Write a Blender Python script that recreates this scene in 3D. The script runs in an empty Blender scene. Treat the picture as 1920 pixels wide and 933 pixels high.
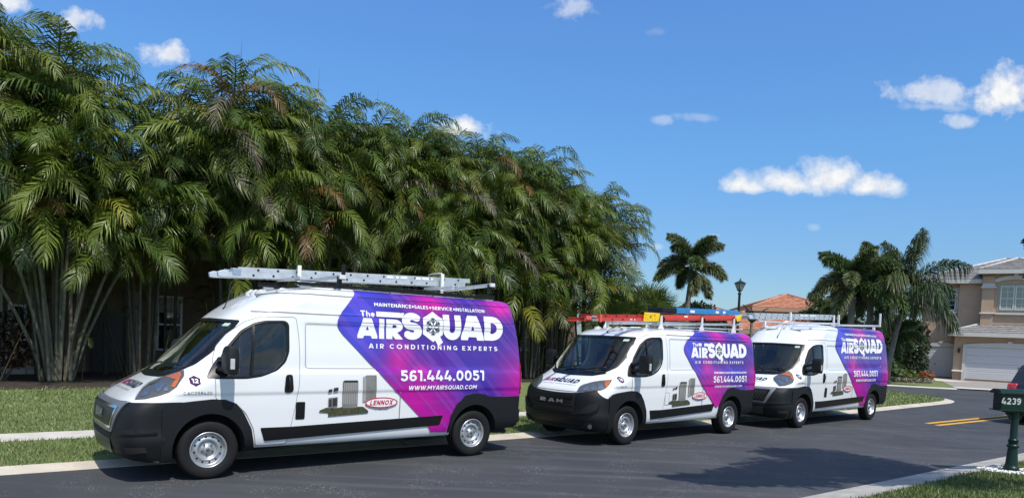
import bpy, bmesh, math, random
import numpy as np
from mathutils import Vector, Matrix
from mathutils.bvhtree import BVHTree

random.seed(7); np.random.seed(7)
S = bpy.context.scene
COL = S.collection
PI = math.pi

# ------------------------------------------------------------------ camera
cam_d = bpy.data.cameras.new('camera'); cam = bpy.data.objects.new('camera', cam_d); COL.objects.link(cam)
S.camera = cam
cam_d.sensor_width = 36.0; cam_d.lens = 1366.29 / 1920 * 36; cam_d.shift_y = (686.67 - 466.5) / 1920
cam_d.clip_start = 0.1; cam_d.clip_end = 6000
_p, _r = math.radians(-2.6712), math.radians(2.4322)
_f = Vector((0, math.cos(_p), math.sin(_p))); _rt = Vector((1, 0, 0)); _u = _rt.cross(_f)
_c, _s = math.cos(_r), math.sin(_r)
_R = _c * _rt + _s * _u; _U = -_s * _rt + _c * _u
CAM_H = 1.997
cam.matrix_world = Matrix(((_R.x, _U.x, -_f.x, 0), (_R.y, _U.y, -_f.y, 0), (_R.z, _U.z, -_f.z, CAM_H), (0, 0, 0, 1)))
S.render.resolution_x, S.render.resolution_y = 1024, 497

# ------------------------------------------------------------------ sun, sky, exposure
SUN_EL, SUN_AZ = math.radians(57.0), math.atan2(-0.87, 0.51)      # direction towards the sun
to_sun = Vector((math.cos(SUN_EL) * math.cos(SUN_AZ), math.cos(SUN_EL) * math.sin(SUN_AZ), math.sin(SUN_EL)))
sl = bpy.data.lights.new('sun', 'SUN'); sl.energy = 4.4; sl.angle = math.radians(0.53); sl.color = (1.0, 0.955, 0.88)
sun = bpy.data.objects.new('sun', sl); COL.objects.link(sun)
sun.rotation_euler = (-to_sun).to_track_quat('-Z', 'Y').to_euler(); sun.location = (0, 0, 60)
S.view_settings.view_transform = 'Standard'; S.view_settings.look = 'None'
S.view_settings.exposure = 0.0; S.view_settings.gamma = 1.0; S.view_settings.use_curve_mapping = False
S.cycles.max_bounces = 6; S.cycles.diffuse_bounces = 3; S.cycles.glossy_bounces = 3
S.cycles.transmission_bounces = 4; S.cycles.transparent_max_bounces = 12
S.cycles.use_denoising = True; S.cycles.sample_clamp_indirect = 6
S.cycles.caustics_reflective = False; S.cycles.caustics_refractive = False

W = bpy.data.worlds.new('World'); S.world = W; W.use_nodes = True
def build_world():
    nt = W.node_tree; N = nt.nodes; Lk = nt.links; N.clear()
    out = N.new('ShaderNodeOutputWorld'); bg = N.new('ShaderNodeBackground'); Lk.new(bg.outputs[0], out.inputs[0])
    sky = N.new('ShaderNodeTexSky'); sky.sky_type = 'NISHITA'; sky.sun_disc = False
    sky.sun_elevation = SUN_EL; sky.sun_rotation = math.atan2(to_sun.x, to_sun.y)
    sky.air_density = 1.0; sky.dust_density = 0.6; sky.ozone_density = 2.2; sky.altitude = 0
    bg.inputs[1].default_value = SKY_STR
    def mth(op, a, b=None, c=None, clamp=False):
        n = N.new('ShaderNodeMath'); n.operation = op; n.use_clamp = clamp
        for i, v in enumerate((a, b, c)):
            if v is None: continue
            if isinstance(v, (int, float)): n.inputs[i].default_value = v
            else: Lk.new(v, n.inputs[i])
        return n.outputs[0]
    tint = N.new('ShaderNodeMix'); tint.data_type = 'RGBA'; tint.blend_type = 'MULTIPLY'; tint.inputs[0].default_value = 1
    Lk.new(sky.outputs[0], tint.inputs[6])
    tc = N.new('ShaderNodeTexCoord'); sp = N.new('ShaderNodeSeparateXYZ'); Lk.new(tc.outputs['Generated'], sp.inputs[0])
    tr = N.new('ShaderNodeValToRGB'); Lk.new(sp.outputs[2], tr.inputs[0]); e = tr.color_ramp.elements
    for k, (p_, c_) in enumerate(SKY_TINT):
        el = e[k] if k < 2 else e.new(p_)
        el.position = p_; el.color = (c_[0] / 2, c_[1] / 2, c_[2] / 2, 1)
    t2 = N.new('ShaderNodeMix'); t2.data_type = 'RGBA'; t2.blend_type = 'ADD'; t2.inputs[0].default_value = 1; Lk.new(tr.outputs[0], t2.inputs[6]); Lk.new(tr.outputs[0], t2.inputs[7])
    Lk.new(t2.outputs[2], tint.inputs[7])
    y = mth('MAXIMUM', sp.outputs[1], 0.05)
    u = mth('DIVIDE', sp.outputs[0], y); v = mth('DIVIDE', sp.outputs[2], y)
    cb = N.new('ShaderNodeCombineXYZ'); Lk.new(u, cb.inputs[0]); Lk.new(v, cb.inputs[1])
    nz = N.new('ShaderNodeTexNoise'); nz.inputs['Scale'].default_value = 16; nz.inputs['Detail'].default_value = 8; nz.inputs['Roughness'].default_value = .62
    Lk.new(cb.outputs[0], nz.inputs['Vector'])
    nz2 = N.new('ShaderNodeTexNoise'); nz2.inputs['Scale'].default_value = 46; nz2.inputs['Detail'].default_value = 6; nz2.inputs['Roughness'].default_value = .6
    Lk.new(cb.outputs[0], nz2.inputs['Vector'])
    nn = mth('SUBTRACT', nz.outputs[0], .5)
    n2 = mth('SUBTRACT', nz2.outputs[0], .5)
    tot = None
    # each cloud: lobes (u, v, ru, rv), amount
    for (cu, cv, ru, rv, base, amt, rag) in CLOUDS:
        du = mth('DIVIDE', mth('SUBTRACT', u, cu), ru)
        dv0 = mth('SUBTRACT', v, cv)
        if base:   # flat underside: squeeze the lower half
            neg = mth('MULTIPLY', mth('MINIMUM', dv0, 0.0), base)
            dv0 = mth('ADD', mth('MAXIMUM', dv0, 0.0), neg)
        dv = mth('DIVIDE', dv0, rv)
        d = mth('SQRT', mth('ADD', mth('MULTIPLY', du, du), mth('MULTIPLY', dv, dv)))
        e = mth('ADD', mth('ADD', mth('SUBTRACT', 1.0, d), mth('MULTIPLY', nn, 3.4 * rag)), mth('MULTIPLY', n2, 1.7 * rag))
        m = mth('MULTIPLY', mth('SMOOTH_MIN', mth('MULTIPLY', mth('MAXIMUM', e, 0.0), 1.45), 1.0, .3), amt)
        tot = m if tot is None else mth('MAXIMUM', tot, m)
    # unseen broken cloud added behind the camera and overhead, lifts ambient light and reflections
    nz3 = N.new('ShaderNodeTexNoise'); nz3.inputs['Scale'].default_value = 2.6; nz3.inputs['Detail'].default_value = 7; nz3.inputs['Roughness'].default_value = .58
    zc = mth('MAXIMUM', sp.outputs[2], .12); cb3 = N.new('ShaderNodeCombineXYZ'); Lk.new(mth('DIVIDE', sp.outputs[0], zc), cb3.inputs[0]); Lk.new(mth('DIVIDE', sp.outputs[1], zc), cb3.inputs[1])
    Lk.new(cb3.outputs[0], nz3.inputs['Vector']); nz3.inputs['Scale'].default_value = .8
    cov = mth('MULTIPLY', mth('SUBTRACT', nz3.outputs[0], .46), 6.0, clamp=True)
    back = mth('MULTIPLY', mth('SUBTRACT', .30, sp.outputs[1]), 4.0, clamp=True)     # leaves the part of the sky in front of the camera as photographed
    above = mth('MULTIPLY', sp.outputs[2], 8.0, clamp=True)
    tot = mth('MAXIMUM', tot, mth('MULTIPLY', mth('MULTIPLY', cov, back), above))
    tot = mth('MINIMUM', mth('MAXIMUM', tot, 0), 1.0)
    # cloud colour: white with pale grey undersides from a shifted noise
    cr = N.new('ShaderNodeValToRGB'); Lk.new(nz2.outputs[0], cr.inputs[0])
    cr.color_ramp.elements[0].position = .32; cr.color_ramp.elements[0].color = (CLV * .80, CLV * .84, CLV * .90, 1)
    cr.color_ramp.elements[1].position = .58; cr.color_ramp.elements[1].color = (CLV, CLV * 1.0, CLV * 1.0, 1)
    mx = N.new('ShaderNodeMix'); mx.data_type = 'RGBA'; Lk.new(tot, mx.inputs[0]); Lk.new(tint.outputs[2], mx.inputs[6]); Lk.new(cr.outputs[0], mx.inputs[7])
    Lk.new(mx.outputs[2], bg.inputs[0])
def sky_uv(px, py):
    d = _f + _R * ((px - 960) / 1366.29) + _U * (-(py - 686.67) / 1366.29)
    return d.x / d.y, d.z / d.y
SKY_STR = 0.12; SKY_TINT = [(.0, (.66, .86, 1.08)), (.42, (.78, 1.23, 1.68)), (.11, (.62, .86, 1.12)), (.24, (.67, 1.08, 1.40))]; CLV = 8.0
CLOUDS = []
for (px, py, rx, ry, base, amt, rag) in (
        (1400, 352, 62, 26, 2.2, 1, .45), (1470, 345, 85, 36, 2.0, 1, .45), (1555, 338, 75, 46, 1.5, 1, .45), (1630, 352, 62, 32, 1.8, 1, .45),
        (1745, 172, 85, 26, 0, .62, .8), (1890, 175, 62, 46, 0, 1, .6), (1800, 228, 34, 12, 0, .5, .8),
        (1750, 200, 60, 8, 0, .3, .9),
        (320, 102, 42, 26, 0, .8, .75), (140, 40, 40, 24, 0, .7, .8), (15, 5, 50, 22, 0, .9, .6), (870, 238, 58, 24, 0, .95, .6),
        (1075, 15, 44, 20, 0, .45, .9), (1240, 225, 18, 9, 0, .3, .7), (1310, 220, 40, 8, 0, .22, .9), (1225, 60, 20, 9, 0, .12, .9),
        (1340, 442, 14, 6, 0, .3, .7), (1228, 462, 16, 7, 0, .3, .7), (1524, 425, 12, 7, 0, .2, .7)):
    u_, v_ = sky_uv(px, py); CLOUDS.append((u_, v_, rx * 1.08 / 1366., ry * 1.08 / 1366., base, amt, rag))
build_world()

# ------------------------------------------------------------------ helpers
def tag(o, label=None, cat=None, group=None, kind=None):
    if label: o['label'] = label
    if cat: o['category'] = cat
    if group: o['group'] = group
    if kind: o['kind'] = kind
    return o
def empty(name, label, cat, loc=(0, 0, 0), rz=0, group=None):
    o = bpy.data.objects.new(name, None); COL.objects.link(o); o.location = loc; o.rotation_euler = (0, 0, rz)
    o.empty_display_size = .2
    return tag(o, label, cat, group)
def link(name, me, mats, parent=None):
    o = bpy.data.objects.new(name, me); COL.objects.link(o)
    if not isinstance(mats, (list, tuple)): mats = [mats]
    if not me.materials:
        for m in mats: me.materials.append(m)
    if parent is not None: o.parent = parent
    return o
def copy_tree(o, parent=None):
    c = o.copy(); COL.objects.link(c); c.parent = parent
    for ch in list(o.children): copy_tree(ch, c)
    return c
def pchip(xs, ys):
    xs = np.array(xs, float); ys = np.array(ys, float)
    h = np.diff(xs); dl = np.diff(ys) / h; m = np.zeros(len(xs))
    m[0], m[-1] = dl[0], dl[-1]
    for i in range(1, len(xs) - 1):
        if dl[i - 1] * dl[i] > 0:
            w1, w2 = 2 * h[i] + h[i - 1], h[i] + 2 * h[i - 1]
            m[i] = (w1 + w2) / (w1 / dl[i - 1] + w2 / dl[i])
    def f(x):
        x = np.clip(np.asarray(x, float), xs[0], xs[-1]); i = np.clip(np.searchsorted(xs, x) - 1, 0, len(xs) - 2)
        t = (x - xs[i]) / h[i]
        return ys[i] * (1 + 2 * t) * (1 - t) ** 2 + m[i] * h[i] * t * (1 - t) ** 2 + ys[i + 1] * t * t * (3 - 2 * t) + m[i + 1] * h[i] * t * t * (t - 1)
    return f
def mesh_np(name, V, Fq, smooth=False):
    me = bpy.data.meshes.new(name); me.from_pydata([tuple(map(float, v)) for v in V], [], [tuple(map(int, f)) for f in Fq])
    if smooth: me.polygons.foreach_set('use_smooth', [True] * len(me.polygons))
    me.update(); return me
def fast_mesh(name, V, tri_or_quad, n, smooth=False, matidx=None, col=None):
    """V (k,3); faces (m,n) index array"""
    me = bpy.data.meshes.new(name); F_ = np.asarray(tri_or_quad, dtype=np.int32); V = np.asarray(V, dtype=np.float32)
    me.vertices.add(len(V)); me.vertices.foreach_set('co', V.ravel())
    me.loops.add(F_.size); me.loops.foreach_set('vertex_index', F_.ravel())
    me.polygons.add(len(F_)); me.polygons.foreach_set('loop_start', np.arange(0, F_.size, n, dtype=np.int32))
    me.polygons.foreach_set('loop_total', np.full(len(F_), n, dtype=np.int32))
    if smooth: me.polygons.foreach_set('use_smooth', np.ones(len(F_), dtype=bool))
    if matidx is not None: me.polygons.foreach_set('material_index', np.asarray(matidx, dtype=np.int32))
    me.update(calc_edges=True)
    if col is not None:
        a = me.color_attributes.new('tone', 'FLOAT_COLOR', 'POINT'); a.data.foreach_set('color', np.asarray(col, dtype=np.float32).ravel())
    return me

class MB:
    """collects boxes, tubes, lathes and prisms into one bmesh"""
    def __init__(s): s.bm = bmesh.new()
    def box(s, c, d, rot=None, bev=0.0, seg=2, mat=0):
        b = bmesh.new(); bmesh.ops.create_cube(b, size=1); bmesh.ops.scale(b, vec=d, verts=b.verts)
        if bev: bmesh.ops.bevel(b, geom=b.edges[:], offset=bev, segments=seg, affect='EDGES', profile=.5)
        M_ = Matrix.Translation(c)
        if rot is not None: M_ = M_ @ rot
        bmesh.ops.transform(b, matrix=M_, verts=b.verts); s._add(b, mat); return s
    def _add(s, b, mat=0, smooth=False):
        for f in b.faces: f.material_index = mat; f.smooth = smooth or f.smooth
        t = bpy.data.meshes.new('t'); b.to_mesh(t); b.free(); s.bm.from_mesh(t); bpy.data.meshes.remove(t)
    def tube(s, pts, r, seg=8, mat=0, caps=True):
        pts = [Vector(p) for p in pts]; rs = r if isinstance(r, (list, tuple)) else [r] * len(pts)
        b = bmesh.new(); rings = []; up = None
        for i, p in enumerate(pts):
            d = (pts[min(i + 1, len(pts) - 1)] - pts[max(i - 1, 0)]).normalized()
            if up is None: up = Vector((0, 0, 1)) if abs(d.z) < .9 else Vector((1, 0, 0))
            a = d.cross(up).normalized(); up = a.cross(d).normalized()
            rings.append([b.verts.new(p + (a * math.cos(t) + up * math.sin(t)) * rs[i]) for t in [2 * PI * k / seg for k in range(seg)]])
        for i in range(len(rings) - 1):
            for k in range(seg):
                f = b.faces.new((rings[i][k], rings[i][(k + 1) % seg], rings[i + 1][(k + 1) % seg], rings[i + 1][k])); f.smooth = True
        if caps: b.faces.new(rings[0][::-1]); b.faces.new(rings[-1])
        bmesh.ops.recalc_face_normals(b, faces=b.faces)
        s._add(b, mat); return s
    def lathe(s, prof, M_=None, seg=32, mat=0, smooth=True, close=False):
        """profile of (radius, height) about local Z"""
        b = bmesh.new(); rings = []
        for r, h in prof:
            rings.append([b.verts.new((r * math.cos(t), r * math.sin(t), h)) for t in [2 * PI * k / seg for k in range(seg)]] if r > 1e-5 else [b.verts.new((0, 0, h))])
        for i in range(len(rings) - 1):
            A, B = rings[i], rings[i + 1]
            for k in range(seg):
                k2 = (k + 1) % seg
                if len(A) == 1 and len(B) == 1: continue
                if len(A) == 1: b.faces.new((A[0], B[k2], B[k]))
                elif len(B) == 1: b.faces.new((A[k], A[k2], B[0]))
                else: b.faces.new((A[k], A[k2], B[k2], B[k]))
        bmesh.ops.recalc_face_normals(b, faces=b.faces)
        for f in b.faces: f.smooth = smooth
        if M_ is not None: bmesh.ops.transform(b, matrix=M_, verts=b.verts)
        s._add(b, mat, smooth); return s
    def prism(s, poly, d0, d1, axes='xz', bev=0, mat=0):
        """polygon in the plane of two axes, extruded along the third from d0 to d1"""
        b = bmesh.new()
        def P(a, c, d):
            return {'xz': (a, d, c), 'yz': (d, a, c), 'xy': (a, c, d)}[axes]
        v0 = [b.verts.new(P(a, c, d0)) for a, c in poly]; v1 = [b.verts.new(P(a, c, d1)) for a, c in poly]
        b.faces.new(v0); b.faces.new(v1[::-1]); n = len(poly)
        for i in range(n): b.faces.new((v0[i], v1[i], v1[(i + 1) % n], v0[(i + 1) % n]))
        bmesh.ops.recalc_face_normals(b, faces=b.faces)
        if bev: bmesh.ops.bevel(b, geom=b.edges[:], offset=bev, segments=2, affect='EDGES', profile=.5)
        s._add(b, mat); return s
    def mesh(s, name='m'):
        me = bpy.data.meshes.new(name); s.bm.to_mesh(me); s.bm.free(); return me
    def build(s, name, mats, parent=None):
        return link(name, s.mesh(name), mats, parent)
def sharp_smooth(me, ang=35):
    me.polygons.foreach_set('use_smooth', [True] * len(me.polygons))
    try: me.set_sharp_from_angle(angle=math.radians(ang))
    except Exception: pass
    me.update(); return me

# ------------------------------------------------------------------ materials
MATS = {}
def mat(name, col, rough=.6, metal=0.0, spec=.5, noise=0.0, nscale=8.0, bump=0.0, bscale=40.0, coat=0.0, coords='Object', trans=0, col2=None):
    if name in MATS: return MATS[name]
    m = bpy.data.materials.new(name); m.use_nodes = True; MATS[name] = m
    nt = m.node_tree; b = nt.nodes['Principled BSDF']; L = nt.links
    b.inputs['Base Color'].default_value = (*col, 1); b.inputs['Roughness'].default_value = rough; b.inputs['Metallic'].default_value = metal
    b.inputs['Specular IOR Level'].default_value = spec; b.inputs['Coat Weight'].default_value = coat; b.inputs['Coat Roughness'].default_value = .04
    tc = nt.nodes.new('ShaderNodeTexCoord')
    if noise:
        n = nt.nodes.new('ShaderNodeTexNoise'); n.inputs['Scale'].default_value = nscale; n.inputs['Detail'].default_value = 6; n.inputs['Roughness'].default_value = .6
        L.new(tc.outputs[coords], n.inputs['Vector'])
        r = nt.nodes.new('ShaderNodeMapRange'); r.inputs[1].default_value = .3; r.inputs[2].default_value = .7
        L.new(n.outputs[0], r.inputs[0])
        mx = nt.nodes.new('ShaderNodeMix'); mx.data_type = 'RGBA'
        c2 = col2 or tuple(c * (1 + noise) for c in col); c1 = col if col2 else tuple(c * (1 - noise) for c in col)
        mx.inputs[6].default_value = (*c1, 1); mx.inputs[7].default_value = (*c2, 1)
        L.new(r.outputs[0], mx.inputs[0]); L.new(mx.outputs[2], b.inputs['Base Color'])
    if bump:
        n = nt.nodes.new('ShaderNodeTexNoise'); n.inputs['Scale'].default_value = bscale; n.inputs['Detail'].default_value = 5
        L.new(tc.outputs[coords], n.inputs['Vector'])
        bp = nt.nodes.new('ShaderNodeBump'); bp.inputs['Strength'].default_value = bump; bp.inputs['Distance'].default_value = .02
        L.new(n.outputs[0], bp.inputs['Height']); L.new(bp.outputs[0], b.inputs['Normal'])
    return m
# ------------------------------------------------------------------ van body surface (local frame: x back from the front axle, left side at -y)
class Body:
    def __init__(s, WB, high):
        s.WB, s.high = WB, high
        s.XR = XR = WB + 1.0
        zf = [(.24, -.70), (.29, -.84), (.36, -.905), (.5, -.935), (.7, -.945), (.84, -.94), (.93, -.925), (.99, -.90), (1.05, -.84), (1.12, -.74), (1.2, -.61), (1.28, -.47), (1.34, -.385), (1.40, -.345), (1.7, -.07), (1.98, .21)]
        lf = [(.24, .50), (.5, .50), (.9, .55), (1.1, .62), (1.3, .76), (1.5, .80), (2.0, .80)]
        wt = [(.24, .93), (.33, .965), (.45, .985), (.7, 1.0), (1.0, 1.01), (1.05, 1.01), (1.09, 1.022), (1.33, 1.015), (1.37, 1.0), (1.6, .985), (1.9, .955)]
        xr = [(.24, XR - .06), (.42, XR), (1.3, XR + .01), (1.6, XR - .01), (1.8, XR - .035)]
        if high:
            s.H = 2.53
            zf += [(2.03, .265), (2.15, .42), (2.27, .60), (2.36, .77), (2.43, .95), (2.475, 1.14), (2.505, 1.40), (2.525, 2.0), (2.53, 2.4)]
            lf += [(2.3, .70), (2.53, .5)]
            wt += [(2.1, .935), (2.15, .925), (2.30, .905), (2.36, .885), (2.41, .865), (2.45, .83), (2.475, .78), (2.497, .66), (2.515, .4), (2.53, .1)]
            xr += [(2.1, XR - .095), (2.3, XR - .15), (2.4, XR - .175), (2.45, XR - .185), (2.475, XR - .20), (2.497, XR - .25), (2.515, XR - .5), (2.53, XR - 1.0)]
            s.tops = [2.32, 2.34, 2.36, 2.38, 2.40, 2.415, 2.43, 2.445, 2.46, 2.47, 2.48, 2.49, 2.5, 2.507, 2.514, 2.52, 2.526, 2.53]
        else:
            s.H = 2.23
            zf += [(2.02, .27), (2.07, .38), (2.115, .53), (2.155, .74), (2.185, 1.0), (2.208, 1.4), (2.222, 1.9), (2.23, 2.2)]
            lf += [(2.1, .70), (2.23, .5)]
            wt += [(2.02, .935), (2.07, .915), (2.11, .895), (2.15, .85), (2.175, .79), (2.20, .66), (2.218, .4), (2.23, .1)]
            xr += [(2.0, XR - .05), (2.08, XR - .07), (2.13, XR - .09), (2.17, XR - .12), (2.20, XR - .17), (2.215, XR - .3), (2.23, XR - .9)]
            s.tops = [2.05, 2.07, 2.085, 2.10, 2.115, 2.13, 2.14, 2.15, 2.16, 2.17, 2.18, 2.19, 2.198, 2.206, 2.214, 2.222, 2.23]
        if high:   # the older, squarer nose
            zf = [(z, x - .07 * min(1, max(0, (1.1 - z) / .3))) for z, x in zf]
            lf = [(z, x - .12 * min(1, max(0, (1.1 - z) / .2))) for z, x in lf]
        s.xf, s.lf, s.w, s.xr = pchip(*zip(*zf)), pchip(*zip(*lf)), pchip(*zip(*wt)), pchip(*zip(*xr))
        s.nx = pchip([.24, .9, 1.2, 1.6, 2.0, 2.6], [3.6, 3.4, 2.9, 2.9, 3.1, 3.4])
        # recessed side panels: x0, x1, z0, z1
        e = XR - .42
        if high: s.pan = [(1.22, 2.64, 1.40, 2.0), (2.74, e - .18, 1.40, 2.0), (1.22, 2.64, 2.16, 2.36), (2.74, e - .2, 2.16, 2.36)]
        else: s.pan = [(1.22, 2.30, 1.40, 2.0), (2.40, e - .1, 1.40, 2.0)]
    def disp(s, x, z):
        d = 0.0
        for x0, x1, z0, z1 in s.pan:
            t = min((x - x0) / .03, (x1 - x) / .03, (z - z0) / .03, (z1 - z) / .03)
            t = max(0., min(1., t + .5)); d = max(d, .011 * t * t * (3 - 2 * t))
        return d
    def half(s, z, inset=0.0, nF=34, nS=150, nR=10, xr=None, gap=0.0):
        xf, lf, w, n = float(s.xf(z)) + inset, float(s.lf(z)), float(s.w(z)) - inset, float(s.nx(z))
        XR = float(s.xr(z)) if xr is None else xr
        lr = .16 if xr is None else .02
        lf = min(lf, max(.05, (XR - lr - xf) * .45))
        P = []
        for i in range(nF):
            ph = (i / nF) ** 1.25 * PI / 2
            P.append((xf + lf * (1 - math.cos(ph) ** (2 / n)), w * math.sin(ph) ** (2 / n)))
        x0, x1 = xf + lf, XR - lr
        for i in range(nS):
            x = x0 + (x1 - x0) * i / (nS - 1)
            P.append((x, w - (s.disp(x, z) if inset == 0 else 0)))
        for i in range(1, nR + 1):
            ph = PI / 2 * (1 - (i / nR))
            P.append((x1 + lr * math.cos(ph) ** (2 / 3.), w * max(math.sin(ph), 0) ** (2 / 3.)))
        return P
    def zb(s, x):
        return .25 if x < -.45 else (.36 if x < s.WB else .42) if x > -.1 else .25 + (.11) * (x + .45) / .35
    def loft(s, inset=0.0, zs=None, xr=None, nS=150):
        V, Fc = [], []
        for z in zs:
            h = s.half(z, inset, xr=xr, nS=nS)
            full = h + [(x, -y) for x, y in h[-2:0:-1]]
            for x, y in full:
                zz = z
                if inset == 0 and z < .6:
                    b = s.zb(x); zz = b + (z - .25) / .35 * (.6 - b)
                V.append((x, y, zz))
        n = len(full); k = len(zs)
        for i in range(k - 1):
            for j in range(n):
                Fc.append((i * n + j, i * n + (j + 1) % n, (i + 1) * n + (j + 1) % n, (i + 1) * n + j))
        Fc.append(tuple(range(n))[::-1]); Fc.append(tuple(range((k - 1) * n, k * n)))
        Fc = [f[::-1] for f in Fc]
        return V, Fc
    def levels(s):
        a = list(np.arange(.25, 1.0, .025)) + list(np.arange(1.0, s.tops[0] - .005, .0165)) + s.tops
        return a

class Surf:
    """ray-castable smooth surface"""
    def __init__(s, me):
        s.co = [v.co.copy() for v in me.vertices]; s.no = [n.vector.copy() for n in me.vertex_normals]
        me.calc_loop_triangles(); s.tr = [tuple(t.vertices) for t in me.loop_triangles]
        s.b = BVHTree.FromPolygons(s.co, s.tr)
    def nrm(s, loc, i):
        a, b, c = s.tr[i]; A, B, C = s.co[a], s.co[b], s.co[c]
        n = (B - A).cross(C - A); ar = n.length
        if ar < 1e-12: return s.no[a]
        wa = (B - loc).cross(C - loc).length / ar; wb = (C - loc).cross(A - loc).length / ar; wc = max(0, 1 - wa - wb)
        return (s.no[a] * wa + s.no[b] * wb + s.no[c] * wc).normalized()
    def hit(s, o, d):
        loc, n, i, dist = s.b.ray_cast(o, d)
        if loc is None:
            loc, n, i, dist = s.b.find_nearest(o + d * 2.5)
        return loc, s.nrm(loc, i)

def frame(direction):
    d = Vector(direction).normalized()
    a = Vector((0, 0, 1)).cross(d)
    if a.length < .01: a = Vector((1, 0, 0))
    a.normalize(); b = d.cross(a)
    if b.z < 0: b = -b
    return d, a, b
# 2-D frames: 'L' looks from the left side (+y direction): coords (x, z); 'F' looks from the front (+x): coords (y, z)
def make_proj(kind):
    if kind == 'L': return (lambda a, b: Vector((a, -3, b))), Vector((0, 1, 0))
    if kind == 'R': return (lambda a, b: Vector((a, 3, b))), Vector((0, -1, 0))
    if kind == 'F': return (lambda a, b: Vector((-3, a, b))), Vector((1, 0, 0))
    if kind == 'H':   # hood: (x, y) from above and in front
        d = Vector((.45, 0, -.9)).normalized(); return (lambda a, b: Vector((a, b, 1.2)) - d * 1.5), d
    if kind == 'T': return (lambda a, b: Vector((a, b, 3.5))), Vector((0, 0, -1))
def patch(name, surf, poly, kind, mats, parent, off=.004, cell=.05, thick=0.0, me2d=None, uv=False, hole=None, matidx=0, celly=None):
    """a sheet laid on the surface: poly is one outline (or me2d an already filled flat mesh)"""
    b = bmesh.new()
    if me2d is not None: b.from_mesh(me2d)
    else:
        vs = [b.verts.new((p[0], p[1], 0)) for p in poly]
        if hole:
            hv = [b.verts.new((p[0], p[1], 0)) for p in hole]
            ed = [b.edges.new((vs[i], vs[(i + 1) % len(vs)])) for i in range(len(vs))]
            ed += [b.edges.new((hv[i], hv[(i + 1) % len(hv)])) for i in range(len(hv))]
            bmesh.ops.triangle_fill(b, edges=ed, use_beauty=True)
        else: bmesh.ops.triangulate(b, faces=[b.faces.new(vs)])
    xs = [v.co.x for v in b.verts]; ys = [v.co.y for v in b.verts]
    for ax, lo, hi in ((0, min(xs), max(xs)), (1, min(ys), max(ys))) if cell < 5 else ():
        ce = celly if (ax == 1 and celly) else cell
        k = math.floor(lo / ce) + 1
        while k * ce < hi:
            co = [0, 0, 0]; no = [0, 0, 0]; co[ax] = k * ce; no[ax] = 1
            bmesh.ops.bisect_plane(b, geom=b.verts[:] + b.edges[:] + b.faces[:], plane_co=co, plane_no=no, dist=1e-6); k += 1
    bmesh.ops.remove_doubles(b, verts=b.verts, dist=1e-5)
    bmesh.ops.dissolve_degenerate(b, edges=b.edges, dist=1e-6)
    orig, d = make_proj(kind); N = {}
    lay = b.loops.layers.uv.new('UVMap') if uv else None
    if uv:
        for f in b.faces:
            for l in f.loops: l[lay].uv = (l.vert.co.x, l.vert.co.y)
    for v in b.verts:
        loc, n = surf.hit(orig(v.co.x, v.co.y), d)
        if n.dot(d) > 0: n = -n
        v.co = loc + n * off; N[v.index] = n
    b.verts.index_update(); b.normal_update()
    fl = [f for f in b.faces if f.normal.dot(d) > 0]
    if fl: bmesh.ops.reverse_faces(b, faces=fl)
    if thick:
        r = bmesh.ops.extrude_face_region(b, geom=b.faces[:])
        # the originals become the rim's foot: move the copied (outer) sheet out
        top = [v for v in r['geom'] if isinstance(v, bmesh.types.BMVert)]
        for v in top:
            v.co += v.normal * 0
        ts = set(top)
        for v in b.verts:
            if v not in ts: v.co = v.co + d * thick
        bmesh.ops.recalc_face_normals(b, faces=b.faces)
    for f in b.faces: f.smooth = True; f.material_index = matidx
    if thick:
        for e in b.edges:
            if len(e.link_faces) == 2 and e.calc_face_angle(0) > .6: e.smooth = False
    me = bpy.data.meshes.new(name); b.to_mesh(me); b.free()
    if not thick:
        nn = []
        vn = [None] * len(me.vertices)
        for v in me.vertices:
            loc, n, i, dist = surf.b.find_nearest(v.co); vn[v.index] = surf.nrm(loc, i)
            if vn[v.index].dot(d) > 0 and kind != 'H': vn[v.index] = -vn[v.index]
        me.normals_split_custom_set_from_vertices(vn)
    return link(name, me, mats, parent) if parent != 'mesh' else me

FONT_CACHE = {}
def text2d(s, size=1.0, bold=0.0, width=1.0, shear=0.0, spacing=1.0, align='LEFT', res=3):
    c = bpy.data.curves.new('t', 'FONT'); c.body = s; c.size = size; c.offset = bold; c.space_character = spacing; c.align_x = align; c.resolution_u = res
    c.shear = shear; c.fill_mode = 'FRONT'
    o = bpy.data.objects.new('t', c); COL.objects.link(o)
    dg = bpy.context.evaluated_depsgraph_get(); me = bpy.data.meshes.new_from_object(o.evaluated_get(dg))
    bpy.data.objects.remove(o); bpy.data.curves.remove(c)
    if width != 1.0:
        for v in me.vertices: v.co.x *= width
    return me
def place2d(me, x, y, sx=None, sy=None, w=None, h=None, mirror=False, rot=0):
    """move a flat mesh so its box starts at (x, y), optionally scaled to width w / height h"""
    xs = [v.co.x for v in me.vertices]; ys = [v.co.y for v in me.vertices]
    x0, x1, y0, y1 = min(xs), max(xs), min(ys), max(ys)
    kx = w / (x1 - x0) if w else 1.0; ky = h / (y1 - y0) if h else kx
    if not w and h: kx = ky
    for v in me.vertices:
        a, b_ = (v.co.x - x0) * kx, (v.co.y - y0) * ky
        v.co = (x + a * math.cos(rot) - b_ * math.sin(rot), y + a * math.sin(rot) + b_ * math.cos(rot), 0)
    return me
def poly2d(polys, holes=()):
    b = bmesh.new()
    for p in polys:
        vs = [b.verts.new((q[0], q[1], 0)) for q in p]; f = b.faces.new(vs)
        bmesh.ops.triangulate(b, faces=[f])
    me = bpy.data.meshes.new('p'); b.to_mesh(me); b.free(); return me
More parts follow.
